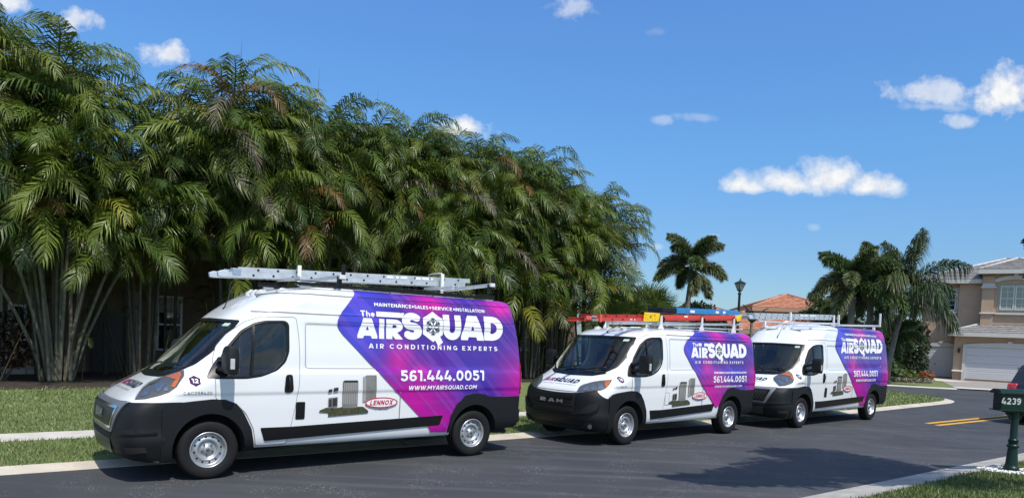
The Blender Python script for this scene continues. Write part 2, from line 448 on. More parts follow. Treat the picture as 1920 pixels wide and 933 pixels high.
def join2d(ms):
    b = bmesh.new()
    for m in ms: b.from_mesh(m)
    me = bpy.data.meshes.new('j'); b.to_mesh(me); b.free(); return me
def rounded(poly, r, k=4):
    """round the corners of a polygon"""
    out = []; n = len(poly)
    for i in range(n):
        p = Vector(poly[i]).to_2d(); a = Vector(poly[i - 1]).to_2d(); c = Vector(poly[(i + 1) % n]).to_2d()
        ra = min(r, (a - p).length * .45); rc = min(r, (c - p).length * .45)
        A = p + (a - p).normalized() * ra; C_ = p + (c - p).normalized() * rc
        for j in range(k + 1):
            t = j / k; q = A * (1 - t) ** 2 + p * 2 * t * (1 - t) + C_ * t * t; out.append((q.x, q.y))
    return out
def smooth_poly(pts, k=4, closed=True):
    """catmull-rom"""
    out = []; n = len(pts); P = [Vector(p) for p in pts]
    rng = range(n) if closed else range(n - 1)
    for i in rng:
        p0, p1, p2, p3 = (P[(i - 1) % n], P[i], P[(i + 1) % n], P[(i + 2) % n]) if closed else (P[max(i - 1, 0)], P[i], P[i + 1], P[min(i + 2, n - 1)])
        for j in range(k):
            t = j / k; q = .5 * ((2 * p1) + (p2 - p0) * t + (2 * p0 - 5 * p1 + 4 * p2 - p3) * t * t + (3 * p1 - p0 - 3 * p2 + p3) * t ** 3); out.append(tuple(q))
    if not closed: out.append(tuple(P[-1]))
    return out
def strip_poly(pts, w):
    """thin band following a 2-D polyline"""
    P = [Vector(p).to_2d() for p in pts]; Lf, Rt = [], []
    for i, p in enumerate(P):
        d = (P[min(i + 1, len(P) - 1)] - P[max(i - 1, 0)]).normalized(); n = Vector((-d.y, d.x)) * w / 2
        Lf.append(tuple(p + n)); Rt.append(tuple(p - n))
    quads = [[Lf[i], Lf[i + 1], Rt[i + 1], Rt[i]] for i in range(len(P) - 1)]
    b = bmesh.new(); vl = [b.verts.new((*q, 0)) for q in Lf]; vr = [b.verts.new((*q, 0)) for q in Rt]
    for i in range(len(P) - 1): b.faces.new((vl[i], vl[i + 1], vr[i + 1], vr[i]))
    me = bpy.data.meshes.new('s'); b.to_mesh(me); b.free(); return me
# ------------------------------------------------------------------ geometric sans lettering, cut as flat meshes
def _arc(cx, cy, rx, ry, a0, a1, n=18):
    return [(cx + rx * math.cos(math.radians(a0 + (a1 - a0) * i / n)), cy + ry * math.sin(math.radians(a0 + (a1 - a0) * i / n))) for i in range(n + 1)]
def glyph_strokes(ch, t):
    """(width, polylines) for a capital of height 1 drawn with stroke t"""
    h = t / 2; T, B, M_ = 1 - h, h, .5
    def W_(w): return h, w - h, w / 2
    if ch == 'I': return t, [[(h, -1), (h, 2)]]
    if ch == '.': return t * 1.1, [[(0, h), (t * 1.1, h)]]
    if ch == '•': return .34, [_arc(.17, .5, .07, .07, 0, 360)]
    if ch in 'ANMVWXYZKHLETF147':
        w = {'A': .86, 'N': .80, 'M': .98, 'V': .84, 'W': 1.26, 'X': .80, 'Y': .78, 'Z': .70, 'H': .80, 'L': .60, 'E': .66, 'T': .72, '1': .40, '4': .74, '7': .64}[ch]; L, R, c = W_(w); k = t * .42
        S = {'A': [[(k - .17 * w * .5, -.2), (c, 1.0 + .12)], [(w - k + .17 * w * .5, -.2), (c, 1.12)], [(w * .2, .27), (w * .8, .27)]],
             'N': [[(L, -1), (L, 2)], [(R, -1), (R, 2)], [(L - .08, 1.10), (R + .08, -.10)]],
             'M': [[(L, -1), (L, 2)], [(R, -1), (R, 2)], [(L, 1.02), (c, .30)], [(R, 1.02), (c, .30)]],
             'V': [[(k - .06, 1.15), (c, -.10)], [(w - k + .06, 1.15), (c, -.10)]],
             'W': [[(k - .04, 1.15), (w * .29, -.12)], [(w * .29, -.12), (c, 1.1)], [(c, 1.1), (w * .71, -.12)], [(w * .71, -.12), (w - k + .04, 1.15)]],
             'X': [[(k - .08, -.15), (w - k + .08, 1.15)], [(k - .08, 1.15), (w - k + .08, -.15)]],
             'Y': [[(k - .08, 1.15), (c, .40)], [(w - k + .08, 1.15), (c, .40)], [(c, -1), (c, .46)]],
             'Z': [[(0, T), (w, T)], [(0, B), (w, B)], [(k * .9, B - .02), (w - k * .9, T + .02)]],
             'H': [[(L, -1), (L, 2)], [(R, -1), (R, 2)], [(L, .5), (R, .5)]], 'L': [[(L, -1), (L, 2)], [(0, B), (w, B)]],
             'E': [[(L, -1), (L, 2)], [(0, B), (w, B)], [(0, T), (w, T)], [(0, .5), (w * .93, .5)]], 'T': [[(c, -1), (c, 2)], [(0, T), (w, T)]],
             '1': [[(R, -1), (R, 2)], [(0, T), (R, T)]], '7': [[(0, T), (w, T)], [(R, T), (w * .3, -.2)]],
             '4': [[(.47, 1.2), (.02, .30)], [(0, .26), (w, .26)], [(w * .70, -1), (w * .70, .55)]]}[ch]
        return w, S
    if ch == 'U': w = .80; L, R, c = W_(w); return w, [[(L, 2), (L, .40)] + _arc(c, .40, c - L, .40 - B, 180, 360) + [(R, 2)]]
    if ch == 'J': w = .5; L, R, c = W_(w); return w, [[(R, 2), (R, .3)] + _arc(c, .3, c - L, .3 - B, 0, -150)]
    if ch == 'D': w = .84; L, R, c = W_(w); return w, [[(L, -1), (L, 2)], [(0, T), (w * .42, T)] + _arc(w * .42, .5, R - w * .42, T - .5, 90, -90) + [(0, B)]]
    if ch in 'PR':
        w = .72; L, R, c = W_(w); S = [[(L, -1), (L, 2)], [(0, T), (w * .5, T)] + _arc(w * .5, .665, R - w * .5, T - .665, 90, -90) + [(0, .33 + h * .0)]]
        if ch == 'R': S.append([(w * .45, .36), (w - t * .42 + .05, -.15)])
        return w, S
    if ch in 'OQ0': w = {'O': .96, 'Q': .96, '0': .74}[ch]; L, R, c = W_(w); S = [_arc(c, .5, c - L, .5 - B, 0, 360, 30)]; return w, S + ([[(w * .58, .3), (w * 1.0, -.1)]] if ch == 'Q' else [])
    if ch in 'CG':
        w = .86; L, R, c = W_(w); rx = c - L + .03; S = [_arc(c + .03, .5, rx, .5 - B, 42, 318, 26)]
        if ch == 'G': S = [_arc(c + .0, .5, c - L, .5 - B, 42, 330, 26), [(R - .0, .06), (R - .0, .52)], [(w * .58, .48), (w, .48)]]
        return w, S
    if ch == 'S':
        w = .72; L, R, c = W_(w); r1 = (T - .5) / 2
        return w, [_arc(c, .5 + r1, c - L, r1, 32, 270, 18) + _arc(c, .5 - r1, c - L, r1, 90, -148, 18)]
    if ch in '235689':
        w = .70; L, R, c = W_(w); r1 = (T - .5) / 2
        if ch == '2': return w, [_arc(c, 1 - h - (c - L), c - L, c - L, 155, -38, 16) + [(w * .1, B + .03)], [(0, B), (w, B)]]
        if ch == '3': return w, [_arc(c, .5 + r1, c - L, r1, 145, -80, 16), _arc(c, .5 - r1, c - L, r1, 80, -148, 16)]
        if ch == '5': return w, [[(.08, T), (w * .92, T)], [(.08 + h, 1), (.08 + h * .8, .52)], [(.06, .60), (w * .45, .60)] + _arc(w * .48, .60 - (.60 - B) / 2, R - w * .48, (.60 - B) / 2, 90, -160, 16)]
        r6 = .31 - h
        if ch == '6': return w, [_arc(c, .31, c - L, r6, 0, 360, 22), _arc(c + .06, .5, c - L + .06, .5 - B, 55, 205, 14)]
        if ch == '9': return w, [_arc(c, .69, c - L, r6, 0, 360, 22), _arc(c - .06, .5, c - L + .06, .5 - B, -125, 25, 14)]
        if ch == '8': return w, [_arc(c, .5 + r1, (c - L) * .92, r1, 0, 360, 20), _arc(c, .5 - r1, c - L, r1, 0, 360, 20)]
    if ch in 'he': t = t * .8; h = t / 2; T, B = 1 - h, h
    if ch == 'h': w = .56; L, R, c = W_(w); return w, [[(L, -1), (L, 2)], [(L, .45), (L + .01, .5)] + _arc(c, .74 - (c - L) - h, c - L, c - L, 180, 0, 14) + [(R, -1)]]
    if ch == 'e': w = .60; L, R, c = W_(w); ry = .37 - h; return w, [_arc(c, .37, c - L, ry, 0, 315, 22), [(L, .36), (w - .01, .36)]]
    return .35, []
_GC = {}
def glyph_mesh(ch, t, res):
    key = (ch, round(t, 3), res)
    if key in _GC: return _GC[key]
    w, S = glyph_strokes(ch, t); n = res; m = max(3, int(res * w)); xs = np.linspace(0, w, m + 1); ys = np.linspace(0, 1, n + 1)
    X, Y = np.meshgrid(xs, ys, indexing='ij'); F_ = np.full(X.shape, 9.0)
    if ch in 'he': t = t * .8
    for pl in S:
        closed_ = len(pl) > 3 and math.hypot(pl[0][0] - pl[-1][0], pl[0][1] - pl[-1][1]) < 1e-6; k = len(pl) - 1; rad = t / 2 if ch != '•' else .09
        for i in range(k):
            (ax, ay), (bx, by) = pl[i], pl[i + 1]; dx, dy = bx - ax, by - ay; L2 = dx * dx + dy * dy + 1e-12; u = ((X - ax) * dx + (Y - ay) * dy) / L2
            uc = np.clip(u, 0, 1); d = np.hypot(X - ax - uc * dx, Y - ay - uc * dy) - rad; Ln = math.sqrt(L2)
            if not closed_:
                if i == 0: d = np.maximum(d, -u * Ln)
                if i == k - 1: d = np.maximum(d, (u - 1) * Ln)
            F_ = np.minimum(F_, d)
    if ch == 'A' : pass
    F_ = np.where(np.abs(F_) < 1e-6, -1e-6, F_); V = []; P = []; idx = {}
    def vid(x, y):
        q = (round(x, 5), round(y, 5))
        if q not in idx: idx[q] = len(V); V.append((x, y))
        return idx[q]
    for i in range(m):
        for j in range(n):
            c = [(i, j), (i + 1, j), (i + 1, j + 1), (i, j + 1)]; f = [F_[a] for a in c]
            if min(f) >= 0: continue
            poly = []
            for a in range(4):
                b_ = (a + 1) % 4; pa, pb = c[a], c[b_]; xa, ya, xb, yb = xs[pa[0]], ys[pa[1]], xs[pb[0]], ys[pb[1]]
                if f[a] < 0: poly.append(vid(xa, ya))
                if (f[a] < 0) != (f[b_] < 0): s = f[a] / (f[a] - f[b_]); poly.append(vid(xa + (xb - xa) * s, ya + (yb - ya) * s))
            poly = [p for k_, p in enumerate(poly) if p != poly[k_ - 1]]
            if len(poly) >= 3: P.append(poly)
    _GC[key] = (w, V, P); return _GC[key]
def text_geo(s, t=.18, gap=.12, res=16, shear=0.0, space=.38):
    """flat mesh of a line of lettering, capital height 1"""
    V, P, x = [], [], 0.0
    for k, ch in enumerate(s):
        if ch == ' ': x += space; continue
        w, v, p = glyph_mesh(ch, t, res); o = len(V); V += [(a + x + shear * b, b, 0) for a, b in v]; P += [[i + o for i in q] for q in p]
        kern = -.06 if (k + 1 < len(s) and (ch + s[k + 1]) in ('AV', 'LA', 'AT', 'LT', 'TA', 'RT')) else 0
        x += w + gap + kern
    me = bpy.data.meshes.new('txt'); me.from_pydata(V, [], P); me.update(); return me
# ------------------------------------------------------------------ van materials
def glass_mat(name, tint, refl=1.0):
    m = bpy.data.materials.new(name); m.use_nodes = True; nt = m.node_tree; nt.nodes.clear(); N = nt.nodes.new; L = nt.links
    o = N('ShaderNodeOutputMaterial'); t = N('ShaderNodeBsdfTransparent'); t.inputs[0].default_value = (*tint, 1)
    g = N('ShaderNodeBsdfGlossy'); g.inputs['Roughness'].default_value = .015; g.inputs[0].default_value = (refl, refl, refl, 1)
    lw = N('ShaderNodeLayerWeight'); lw.inputs[0].default_value = .5; pw = N('ShaderNodeMath'); pw.operation = 'POWER'; pw.inputs[1].default_value = 3.6
    f = N('ShaderNodeMath'); f.operation = 'MULTIPLY_ADD'; f.inputs[1].default_value = .85; f.inputs[2].default_value = .06; f.use_clamp = True; mx = N('ShaderNodeMixShader')
    L.new(lw.outputs['Facing'], pw.inputs[0]); L.new(pw.outputs[0], f.inputs[0]); L.new(f.outputs[0], mx.inputs[0]); L.new(t.outputs[0], mx.inputs[1]); L.new(g.outputs[0], mx.inputs[2]); L.new(mx.outputs[0], o.inputs[0]); return m
def wrap_mat():
    m = bpy.data.materials.new('purple_wrap'); m.use_nodes = True; nt = m.node_tree; b = nt.nodes['Principled BSDF']; L = nt.links; N = nt.nodes.new
    b.inputs['Roughness'].default_value = .28; b.inputs['Coat Weight'].default_value = .5; b.inputs['Coat Roughness'].default_value = .06
    uv = N('ShaderNodeUVMap'); uv.uv_map = 'UVMap'; sp = N('ShaderNodeSeparateXYZ'); L.new(uv.outputs[0], sp.inputs[0])
    def mth(op, a, bb=None, cl=False):
        n = N('ShaderNodeMath'); n.operation = op; n.use_clamp = cl
        for i, v in enumerate((a, bb)):
            if v is None: continue
            if isinstance(v, (int, float)): n.inputs[i].default_value = v
            else: L.new(v, n.inputs[i])
        return n.outputs[0]
    X, Y = sp.outputs[0], sp.outputs[1]
    def blob(cx, cy, rx, ry):
        dx = mth('DIVIDE', mth('SUBTRACT', X, cx), rx); dy = mth('DIVIDE', mth('SUBTRACT', Y, cy), ry)
        return mth('POWER', 2.718, mth('MULTIPLY', mth('ADD', mth('MULTIPLY', dx, dx), mth('MULTIPLY', dy, dy)), -1.0))
    # streaks running down to the right
    s_ = mth('ADD', mth('MULTIPLY', X, 1.6), Y); t_ = mth('SUBTRACT', mth('MULTIPLY', X, 1.6), Y)
    cb = N('ShaderNodeCombineXYZ'); L.new(mth('MULTIPLY', s_, 5.0), cb.inputs[0]); L.new(mth('MULTIPLY', t_, .18), cb.inputs[1])
    nz = N('ShaderNodeTexNoise'); nz.inputs['Scale'].default_value = 1.0; nz.inputs['Detail'].default_value = 2; L.new(cb.outputs[0], nz.inputs[0])
    vo = N('ShaderNodeTexVoronoi'); vo.feature = 'F1'; vo.inputs['Scale'].default_value = 1.0; vo.inputs['Randomness'].default_value = 1
    cb2 = N('ShaderNodeCombineXYZ'); L.new(mth('MULTIPLY', s_, 7.0), cb2.inputs[0]); L.new(mth('MULTIPLY', t_, .10), cb2.inputs[1]); L.new(cb2.outputs[0], vo.inputs[0])
    def mixc(fac, a, bcol):
        n = N('ShaderNodeMix'); n.data_type = 'RGBA'; L.new(fac, n.inputs[0])
        if isinstance(a, tuple): n.inputs[6].default_value = (*a, 1)
        else: L.new(a, n.inputs[6])
        n.inputs[7].default_value = (*bcol, 1); return n.outputs[2]
    ns = mth('MULTIPLY', mth('SUBTRACT', nz.outputs[0], .4), 3.0, True)
    c = mixc(mth('MULTIPLY', ns, .45), (.036, .014, .27), (.11, .018, .36))
    c = mixc(mth('MULTIPLY', blob(.10, .78, .14, .3), .9, True), c, (.05, .06, .60))
    c = mixc(mth('MULTIPLY', blob(.62, .42, .2, .14), .6, True), c, (.035, .03, .42))
    mg = None
    for bl in ((.36, .22, .19, .26), (.46, .08, .17, .18), (1.0, .36, .13, .24), (.45, .93, .10, .08), (.86, .94, .10, .08), (.29, .52, .07, .13), (.38, .42, .07, .09)):
        q = blob(*bl); mg = q if mg is None else mth('MAXIMUM', mg, q)
    mg = mth('MULTIPLY', mg, mth('ADD', .72, mth('MULTIPLY', ns, .5)), True)
    c = mixc(mg, c, (.56, .0, .30))
    sv = mth('MULTIPLY', mth('GREATER_THAN', mth('FRACT', mth('MULTIPLY', vo.outputs['Distance'], 2.3)), .72), .12)
    c = mixc(sv, c, (.40, .14, .70))
    L.new(c, b.inputs['Base Color']); return m
PAINT = mat('white_paint', (.80, .81, .82), .30, coat=1.0, spec=.5)
PLAST = mat('black_plastic', (.0085, .009, .010), .50, spec=.35, bump=.25, bscale=260)
PLAST2 = mat('black_trim', (.006, .006, .0065), .36, spec=.4)
DARK = mat('dark_gap', (.01, .01, .01), .8)
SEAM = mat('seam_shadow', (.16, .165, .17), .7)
UNDER = mat('underbody', (.02, .02, .02), .85)
INT = mat('cab_lining', (.66, .65, .60), .8)
INTD = mat('cab_plastic', (.03, .032, .035), .55)
SEAT = mat('seat_cloth', (.06, .065, .07), .9)
GL_W = glass_mat('windshield_glass', (.82, .88, .86)); GL_S = glass_mat('side_glass', (.42, .47, .48))
GL_L = glass_mat('lamp_glass', (.93, .95, .96), .55)
WRAP = wrap_mat()
WHITE = mat('white_vinyl', (.84, .84, .86), .35, coat=.4)
NAVY = mat('navy_vinyl', (.012, .02, .055), .35); MAG = mat('magenta_vinyl', (.33, .01, .12), .35); PLUM = mat('plum_vinyl', (.060, .018, .075), .7, spec=.2)
GREYV = mat('grey_vinyl', (.10, .10, .11), .4)
RUBBER = mat('tyre_rubber', (.0095, .0095, .010), .72, spec=.3, bump=.3, bscale=120)
STEEL = mat('silver_steel', (.55, .56, .57), .36, metal=.75, noise=.08, nscale=12)
CHROME = mat('chrome', (.75, .76, .78), .12, metal=1)
SILV = mat('silver_plastic', (.42, .43, .44), .3, metal=.6)
ALU = mat('aluminium', (.66, .68, .70), .38, metal=.7, noise=.12, nscale=9)
ALU2 = mat('white_steel', (.72, .73, .74), .4)
REDF = mat('red_fibreglass', (.62, .06, .045), .4, noise=.08, nscale=5)
BLUEF = mat('blue_fibreglass', (.03, .22, .52), .4, noise=.08, nscale=5)
YEL = mat('yellow_plastic', (.85, .55, .01), .45)
AMBER = mat('amber_lens', (.62, .15, .02), .2, coat=1, noise=.5, nscale=60); REDL = mat('red_lens', (.50, .012, .012), .15, coat=1); LAMPIN = mat('lamp_reflector', (.52, .54, .56), .18, metal=.85, noise=.35, nscale=35)
LAMPD = mat('lamp_housing', (.11, .11, .112), .4, spec=.3); CLEARL = mat('clear_lens', (.50, .51, .50), .2, coat=1)

# ------------------------------------------------------------------ extra projections for corner lamps (left / right front corners)
_mp = make_proj
def make_proj(kind):
    if kind in ('D', 'E'):
        s = 1 if kind == 'D' else -1
        d = Vector((.7071, .7071 * s, 0)); ax = Vector((.7071, -.7071 * s, 0))
        return (lambda a, b: ax * a + Vector((0, 0, b)) - d * 3), d
    return _mp(kind)
def to_D(pts): return [((p[0] - p[1]) * .7071, p[2]) for p in pts]

BODIES = {}
def get_body(WB, high):
    key = (WB, high)
    if key in BODIES: return BODIES[key]
    B = Body(WB, high); V, Fc = B.loft(zs=B.levels()); me0 = mesh_np('body0', V, Fc, True); sf = Surf(me0)
    tmp = []
    def cutter(me, col=None):
        o = bpy.data.objects.new('cut', me); COL.objects.link(o); tmp.append(o); return o
    zs = [.95, 1.1, 1.2, 1.3, 1.36, 1.4, 1.5, 1.6, 1.7, 1.8, 1.9, 1.98]
    Vc, Fcc = B.loft(inset=.055, zs=zs, xr=1.42, nS=20)
    c1 = cutter(mesh_np('cav', Vc, Fcc))
    m2 = MB(); m2.prism(WSH, -1.5, .95, 'yz'); c2 = cutter(m2.mesh())
    m3 = MB(); m3.prism(WIN, -1.3, 1.3, 'xz'); c3 = cutter(m3.mesh())
    m4 = MB()
    for xc in (0, WB):
        arch = [(xc + .435 * math.cos(t), .40 + .435 * math.sin(t)) for t in np.linspace(0, PI, 25)] + [(xc - .435, -.2), (xc + .435, -.2)]
        m4.prism(arch, -1.3, -.62, 'xz'); m4.prism(arch, .62, 1.3, 'xz')
    c4 = cutter(m4.mesh())
    o = bpy.data.objects.new('b', me0); COL.objects.link(o)
    for c in (c1, c2, c3, c4):
        md = o.modifiers.new('b', 'BOOLEAN'); md.object = c; md.operation = 'DIFFERENCE'; md.solver = 'EXACT'
    dg = bpy.context.evaluated_depsgraph_get(); me = bpy.data.meshes.new_from_object(o.evaluated_get(dg))
    bpy.data.objects.remove(o)
    for t in tmp: bpy.data.objects.remove(t)
    me.name = 'van_body'
    # classify: 0 paint, 1 dark, 2 cab lining
    nl = [Vector((0, 0, 0))] * len(me.loops)
    mi = []
    for p in me.polygons:
        c = p.center; loc, n, i, dist = sf.b.find_nearest(c)
        outer = dist < .004 and p.normal.dot(n) > .5
        if outer:
            bottom = p.normal.z < -.8 and c.z < .5
            mi.append(1 if bottom else 0)
            for li in p.loop_indices:
                l2, n2, i2, d2 = sf.b.find_nearest(me.vertices[me.loops[li].vertex_index].co)
                nn = sf.nrm(l2, i2); nl[li] = nn if not bottom else p.normal.copy()
        else:
            incab = c.z > .9 and c.x < 1.5 and abs(c.y) < .99
            mi.append(2 if incab and c.z > 1.3 else 1)
            for li in p.loop_indices: nl[li] = p.normal.copy()
    me.materials.clear()
    for m in (PAINT, UNDER, INT): me.materials.append(m)
    me.polygons.foreach_set('use_smooth', [True] * len(me.polygons)); me.polygons.foreach_set('material_index', mi)
    me.normals_split_custom_set(nl); me.update()
    BODIES[key] = (B, sf, me); return BODIES[key]

# window outlines (fitted to the photograph); windshield in (y, z), side window in (x, z)
_w = [(-.30, 1.285), (-.58, 1.315), (-.72, 1.38), (-.805, 1.50), (-.82, 1.62), (-.80, 1.80), (-.765, 1.97), (-.735, 1.992), (-.40, 2.0), (0, 2.003)]
WSH = _w + [(-y, z) for y, z in _w[-2::-1]]
WSH = rounded([(-.45, 1.29), (-.64, 1.335), (-.78, 1.44), (-.815, 1.58), (-.80, 1.80), (-.755, 1.99), (0, 2.003), (.755, 1.99), (.80, 1.80), (.815, 1.58), (.78, 1.44), (.64, 1.335), (.45, 1.29)], .03, 3)
WIN = rounded([(.055, 1.285), (.10, 1.44), (.20, 1.62), (.40, 1.86), (.56, 1.965), (.68, 1.995), (.93, 2.005), (.975, 1.96), (.975, 1.62), (.93, 1.49), (.82, 1.38), (.62, 1.31), (.45, 1.285)], .04, 3)
DOOR = rounded([(.045, 1.30), (.04, 1.50), (.10, 1.66), (.235, 1.82), (.445, 1.985), (.62, 2.055), (.81, 2.072), (1.09, 2.075), (1.125, 1.84), (1.14, 1.50), (1.13, 1.18), (1.09, .90), (1.03, .59), (.985, .395), (.585, .39), (.54, .62), (.44, .82), (.30, .96), (.06, 1.01)], .03, 2)

def ribbon(B, sf, xend, ztop, zbot, off, rows=22, name='bumper', mats=None, parent=None, inner=.03):
    """band wrapped round the nose from one side to the other"""
    cols = []
    h0 = B.half(.6)
    js = [j for j, p in enumerate(h0) if p[0] < xend]
    order = [(j, -1) for j in js[::-1]] + [(j, 1) for j in js[1:]]
    V = []; nc = len(order)
    cache = {}
    for r in range(rows + 1):
        for (j, sg) in order:
            x0, y0 = h0[j]
            zt = ztop(x0, abs(y0)); zb_ = zbot(x0, abs(y0)); z = zb_ + (zt - zb_) * r / rows
            k = round(z, 4)
            if k not in cache: cache[k] = B.half(z)
            x, y = cache[k][j]
            p = Vector((x, y * (-1 if sg < 0 else 1) * 1.0, z)); p.y = y * (1 if sg > 0 else -1)
            l, n, i, d = sf.b.find_nearest(p); n = sf.nrm(l, i); n = Vector((n.x, n.y, 0)).normalized()
            V.append(p + n * (off + (.02 * math.exp(-((z - .52) / .1) ** 2) if r else 0)))
    nV = len(V)
    F_ = [(r * nc + c, r * nc + c + 1, (r + 1) * nc + c + 1, (r + 1) * nc + c) for r in range(rows) for c in range(nc - 1)]
    # turned-in rim
    rim = [r * nc + nc - 1 for r in range(rows)] + [rows * nc + c for c in range(nc - 1, 0, -1)] + [r * nc for r in range(rows, 0, -1)] + [c for c in range(nc - 1)]
    for i in rim:
        v = V[i]; V.append(Vector((v.x + (.03 if abs(v.y) < .8 else 0), v.y * .97, v.z - (.006 if v.z > .8 else 0))))
    m = len(rim)
    for i in range(m): F_.append((rim[i], rim[(i + 1) % m], nV + (i + 1) % m, nV + i))
    me = mesh_np(name, V, F_); b = bmesh.new(); b.from_mesh(me); bmesh.ops.recalc_face_normals(b, faces=b.faces); b.to_mesh(me); b.free()
    sharp_smooth(me, 40); return link(name, me, mats, parent)

def make_wheel():
    R = Matrix.Rotation(PI / 2, 4, 'X')     # local z -> -y (outwards on the left side)
    t = MB()
    t.lathe([(.222, -.10), (.240, -.115), (.30, -.122), (.345, -.112), (.366, -.09), (.371, -.05), (.3715, -.045), (.366, -.043), (.366, -.035), (.372, -.033), (.3725, 0), (.366, .001), (.366, .009), (.3725, .010), (.371, .045), (.366, .046), (.366, .054), (.370, .056), (.366, .09), (.345, .112), (.325, .119), (.30, .121), (.27, .12), (.242, .113), (.232, .106), (.224, .10)], R, 56)
    tyre = t.mesh('tyre')
    m = MB()
    m.lathe([(.213, -.10), (.213, .102), (.206, .110), (.199, .106), (.194, .085), (.187, .058), (.178, .045), (.165, .055), (.140, .072), (.118, .078), (.108, .070), (.103, .052), (.085, .046), (.072, .050), (.05, .052), (.047, .068), (.038, .074), (0, .076)], R, 56)
    for k in range(5):
        a = 2 * PI * k / 5 + .3; M_ = R @ Matrix.Translation((.066 * math.cos(a), .066 * math.sin(a), .049))
        m.lathe([(.0125, 0), (.0125, .018), (.009, .022), (0, .022)], M_, 6, smooth=False, mat=1)
    for k in range(12):
        a = 2 * PI * k / 12; M_ = R @ Matrix.Translation((.152 * math.cos(a), .152 * math.sin(a), .0655)) @ Matrix.Rotation(a, 4, 'Z') @ Matrix.Rotation(math.radians(34), 4, 'Y')
        m.lathe([(0, .004), (.0125, .004), (.0135, .002)], M_, 10, mat=2)
    m.lathe([(.022, .075), (.020, .082), (0, .083)], R, 16, mat=1)
    rim = m.mesh('rim'); rim.materials.append(STEEL); rim.materials.append(LAMPD); rim.materials.append(DARK)
    h = MB(); h.lathe([(0, -.08), (.19, -.08), (.19, .03), (0, .03)], R, 24); disc = h.mesh('brake_disc')
    return tyre, rim, disc
TYRE_ME, RIM_ME, DISC_ME = None, None, None
def add_wheel(parent, x, y, steer=0, spin=0):
    global TYRE_ME, RIM_ME, DISC_ME
    if TYRE_ME is None: TYRE_ME, RIM_ME, DISC_ME = make_wheel(); TYRE_ME.materials.append(RUBBER); DISC_ME.materials.append(UNDER)
    w = bpy.data.objects.new('wheel', DISC_ME); COL.objects.link(w); w.parent = parent
    w.location = (x, y, .3715); w.rotation_euler = (0, spin, (PI if y > 0 else 0) + steer)
    for n, me in (('tyre', TYRE_ME), ('rim', RIM_ME)):
        o = bpy.data.objects.new(n, me); COL.objects.link(o); o.parent = w
        if n == 'rim': o.scale = (1.07, 1.0, 1.07)
    return w

def outline(x0, z0, x1, z1, r=.05): return rounded([(x0, z0), (x1, z0), (x1, z1), (x0, z1)], r, 4)
def closed(poly): return list(poly) + [poly[0]]

def hexq(cx, cz, w, h):
    return [(cx, cz + h / 2), (cx + w / 2, cz + h / 4), (cx + w / 2, cz - h / 4), (cx, cz - h / 2), (cx - w / 2, cz - h / 4), (cx - w / 2, cz + h / 4)]
def hex_tail(cx, cz, w, h):
    """hexagon with the short slanted tail of the letter Q, finely divided"""
    A, B_ = Vector((cx, cz - h / 2)), Vector((cx + w / 2, cz - h / 4)); p, q = A.lerp(B_, .22), A.lerp(B_, .72); d = Vector((.52, -.85)) * w * .30
    me = poly2d([hexq(cx, cz, w, h), [tuple(p), tuple(p + d), tuple(q + d * .9), tuple(q)]]); b = bmesh.new(); b.from_mesh(me)
    for k in range(30):
        z = cz - h * .75 + k * h * 1.3 / 30; bmesh.ops.bisect_plane(b, geom=b.verts[:] + b.edges[:] + b.faces[:], plane_co=(0, z, 0), plane_no=(0, 1, 0), dist=1e-6)
    b.to_mesh(me); b.free(); return me
def ring_poly(outer, inner):
    b = bmesh.new(); vo = [b.verts.new((*p, 0)) for p in outer]; vi = [b.verts.new((*p, 0)) for p in inner]; n = len(outer)
    for i in range(n): b.faces.new((vo[i], vo[(i + 1) % n], vi[(i + 1) % n], vi[i]))
    me = bpy.data.meshes.new('r'); b.to_mesh(me); b.free(); return me
def bar2(p, q, w):
    P, Q = Vector(p), Vector(q); d = (Q - P).normalized(); n = Vector((-d.y, d.x)) * w / 2
    return [tuple(P + n), tuple(Q + n), tuple(Q - n), tuple(P - n)]

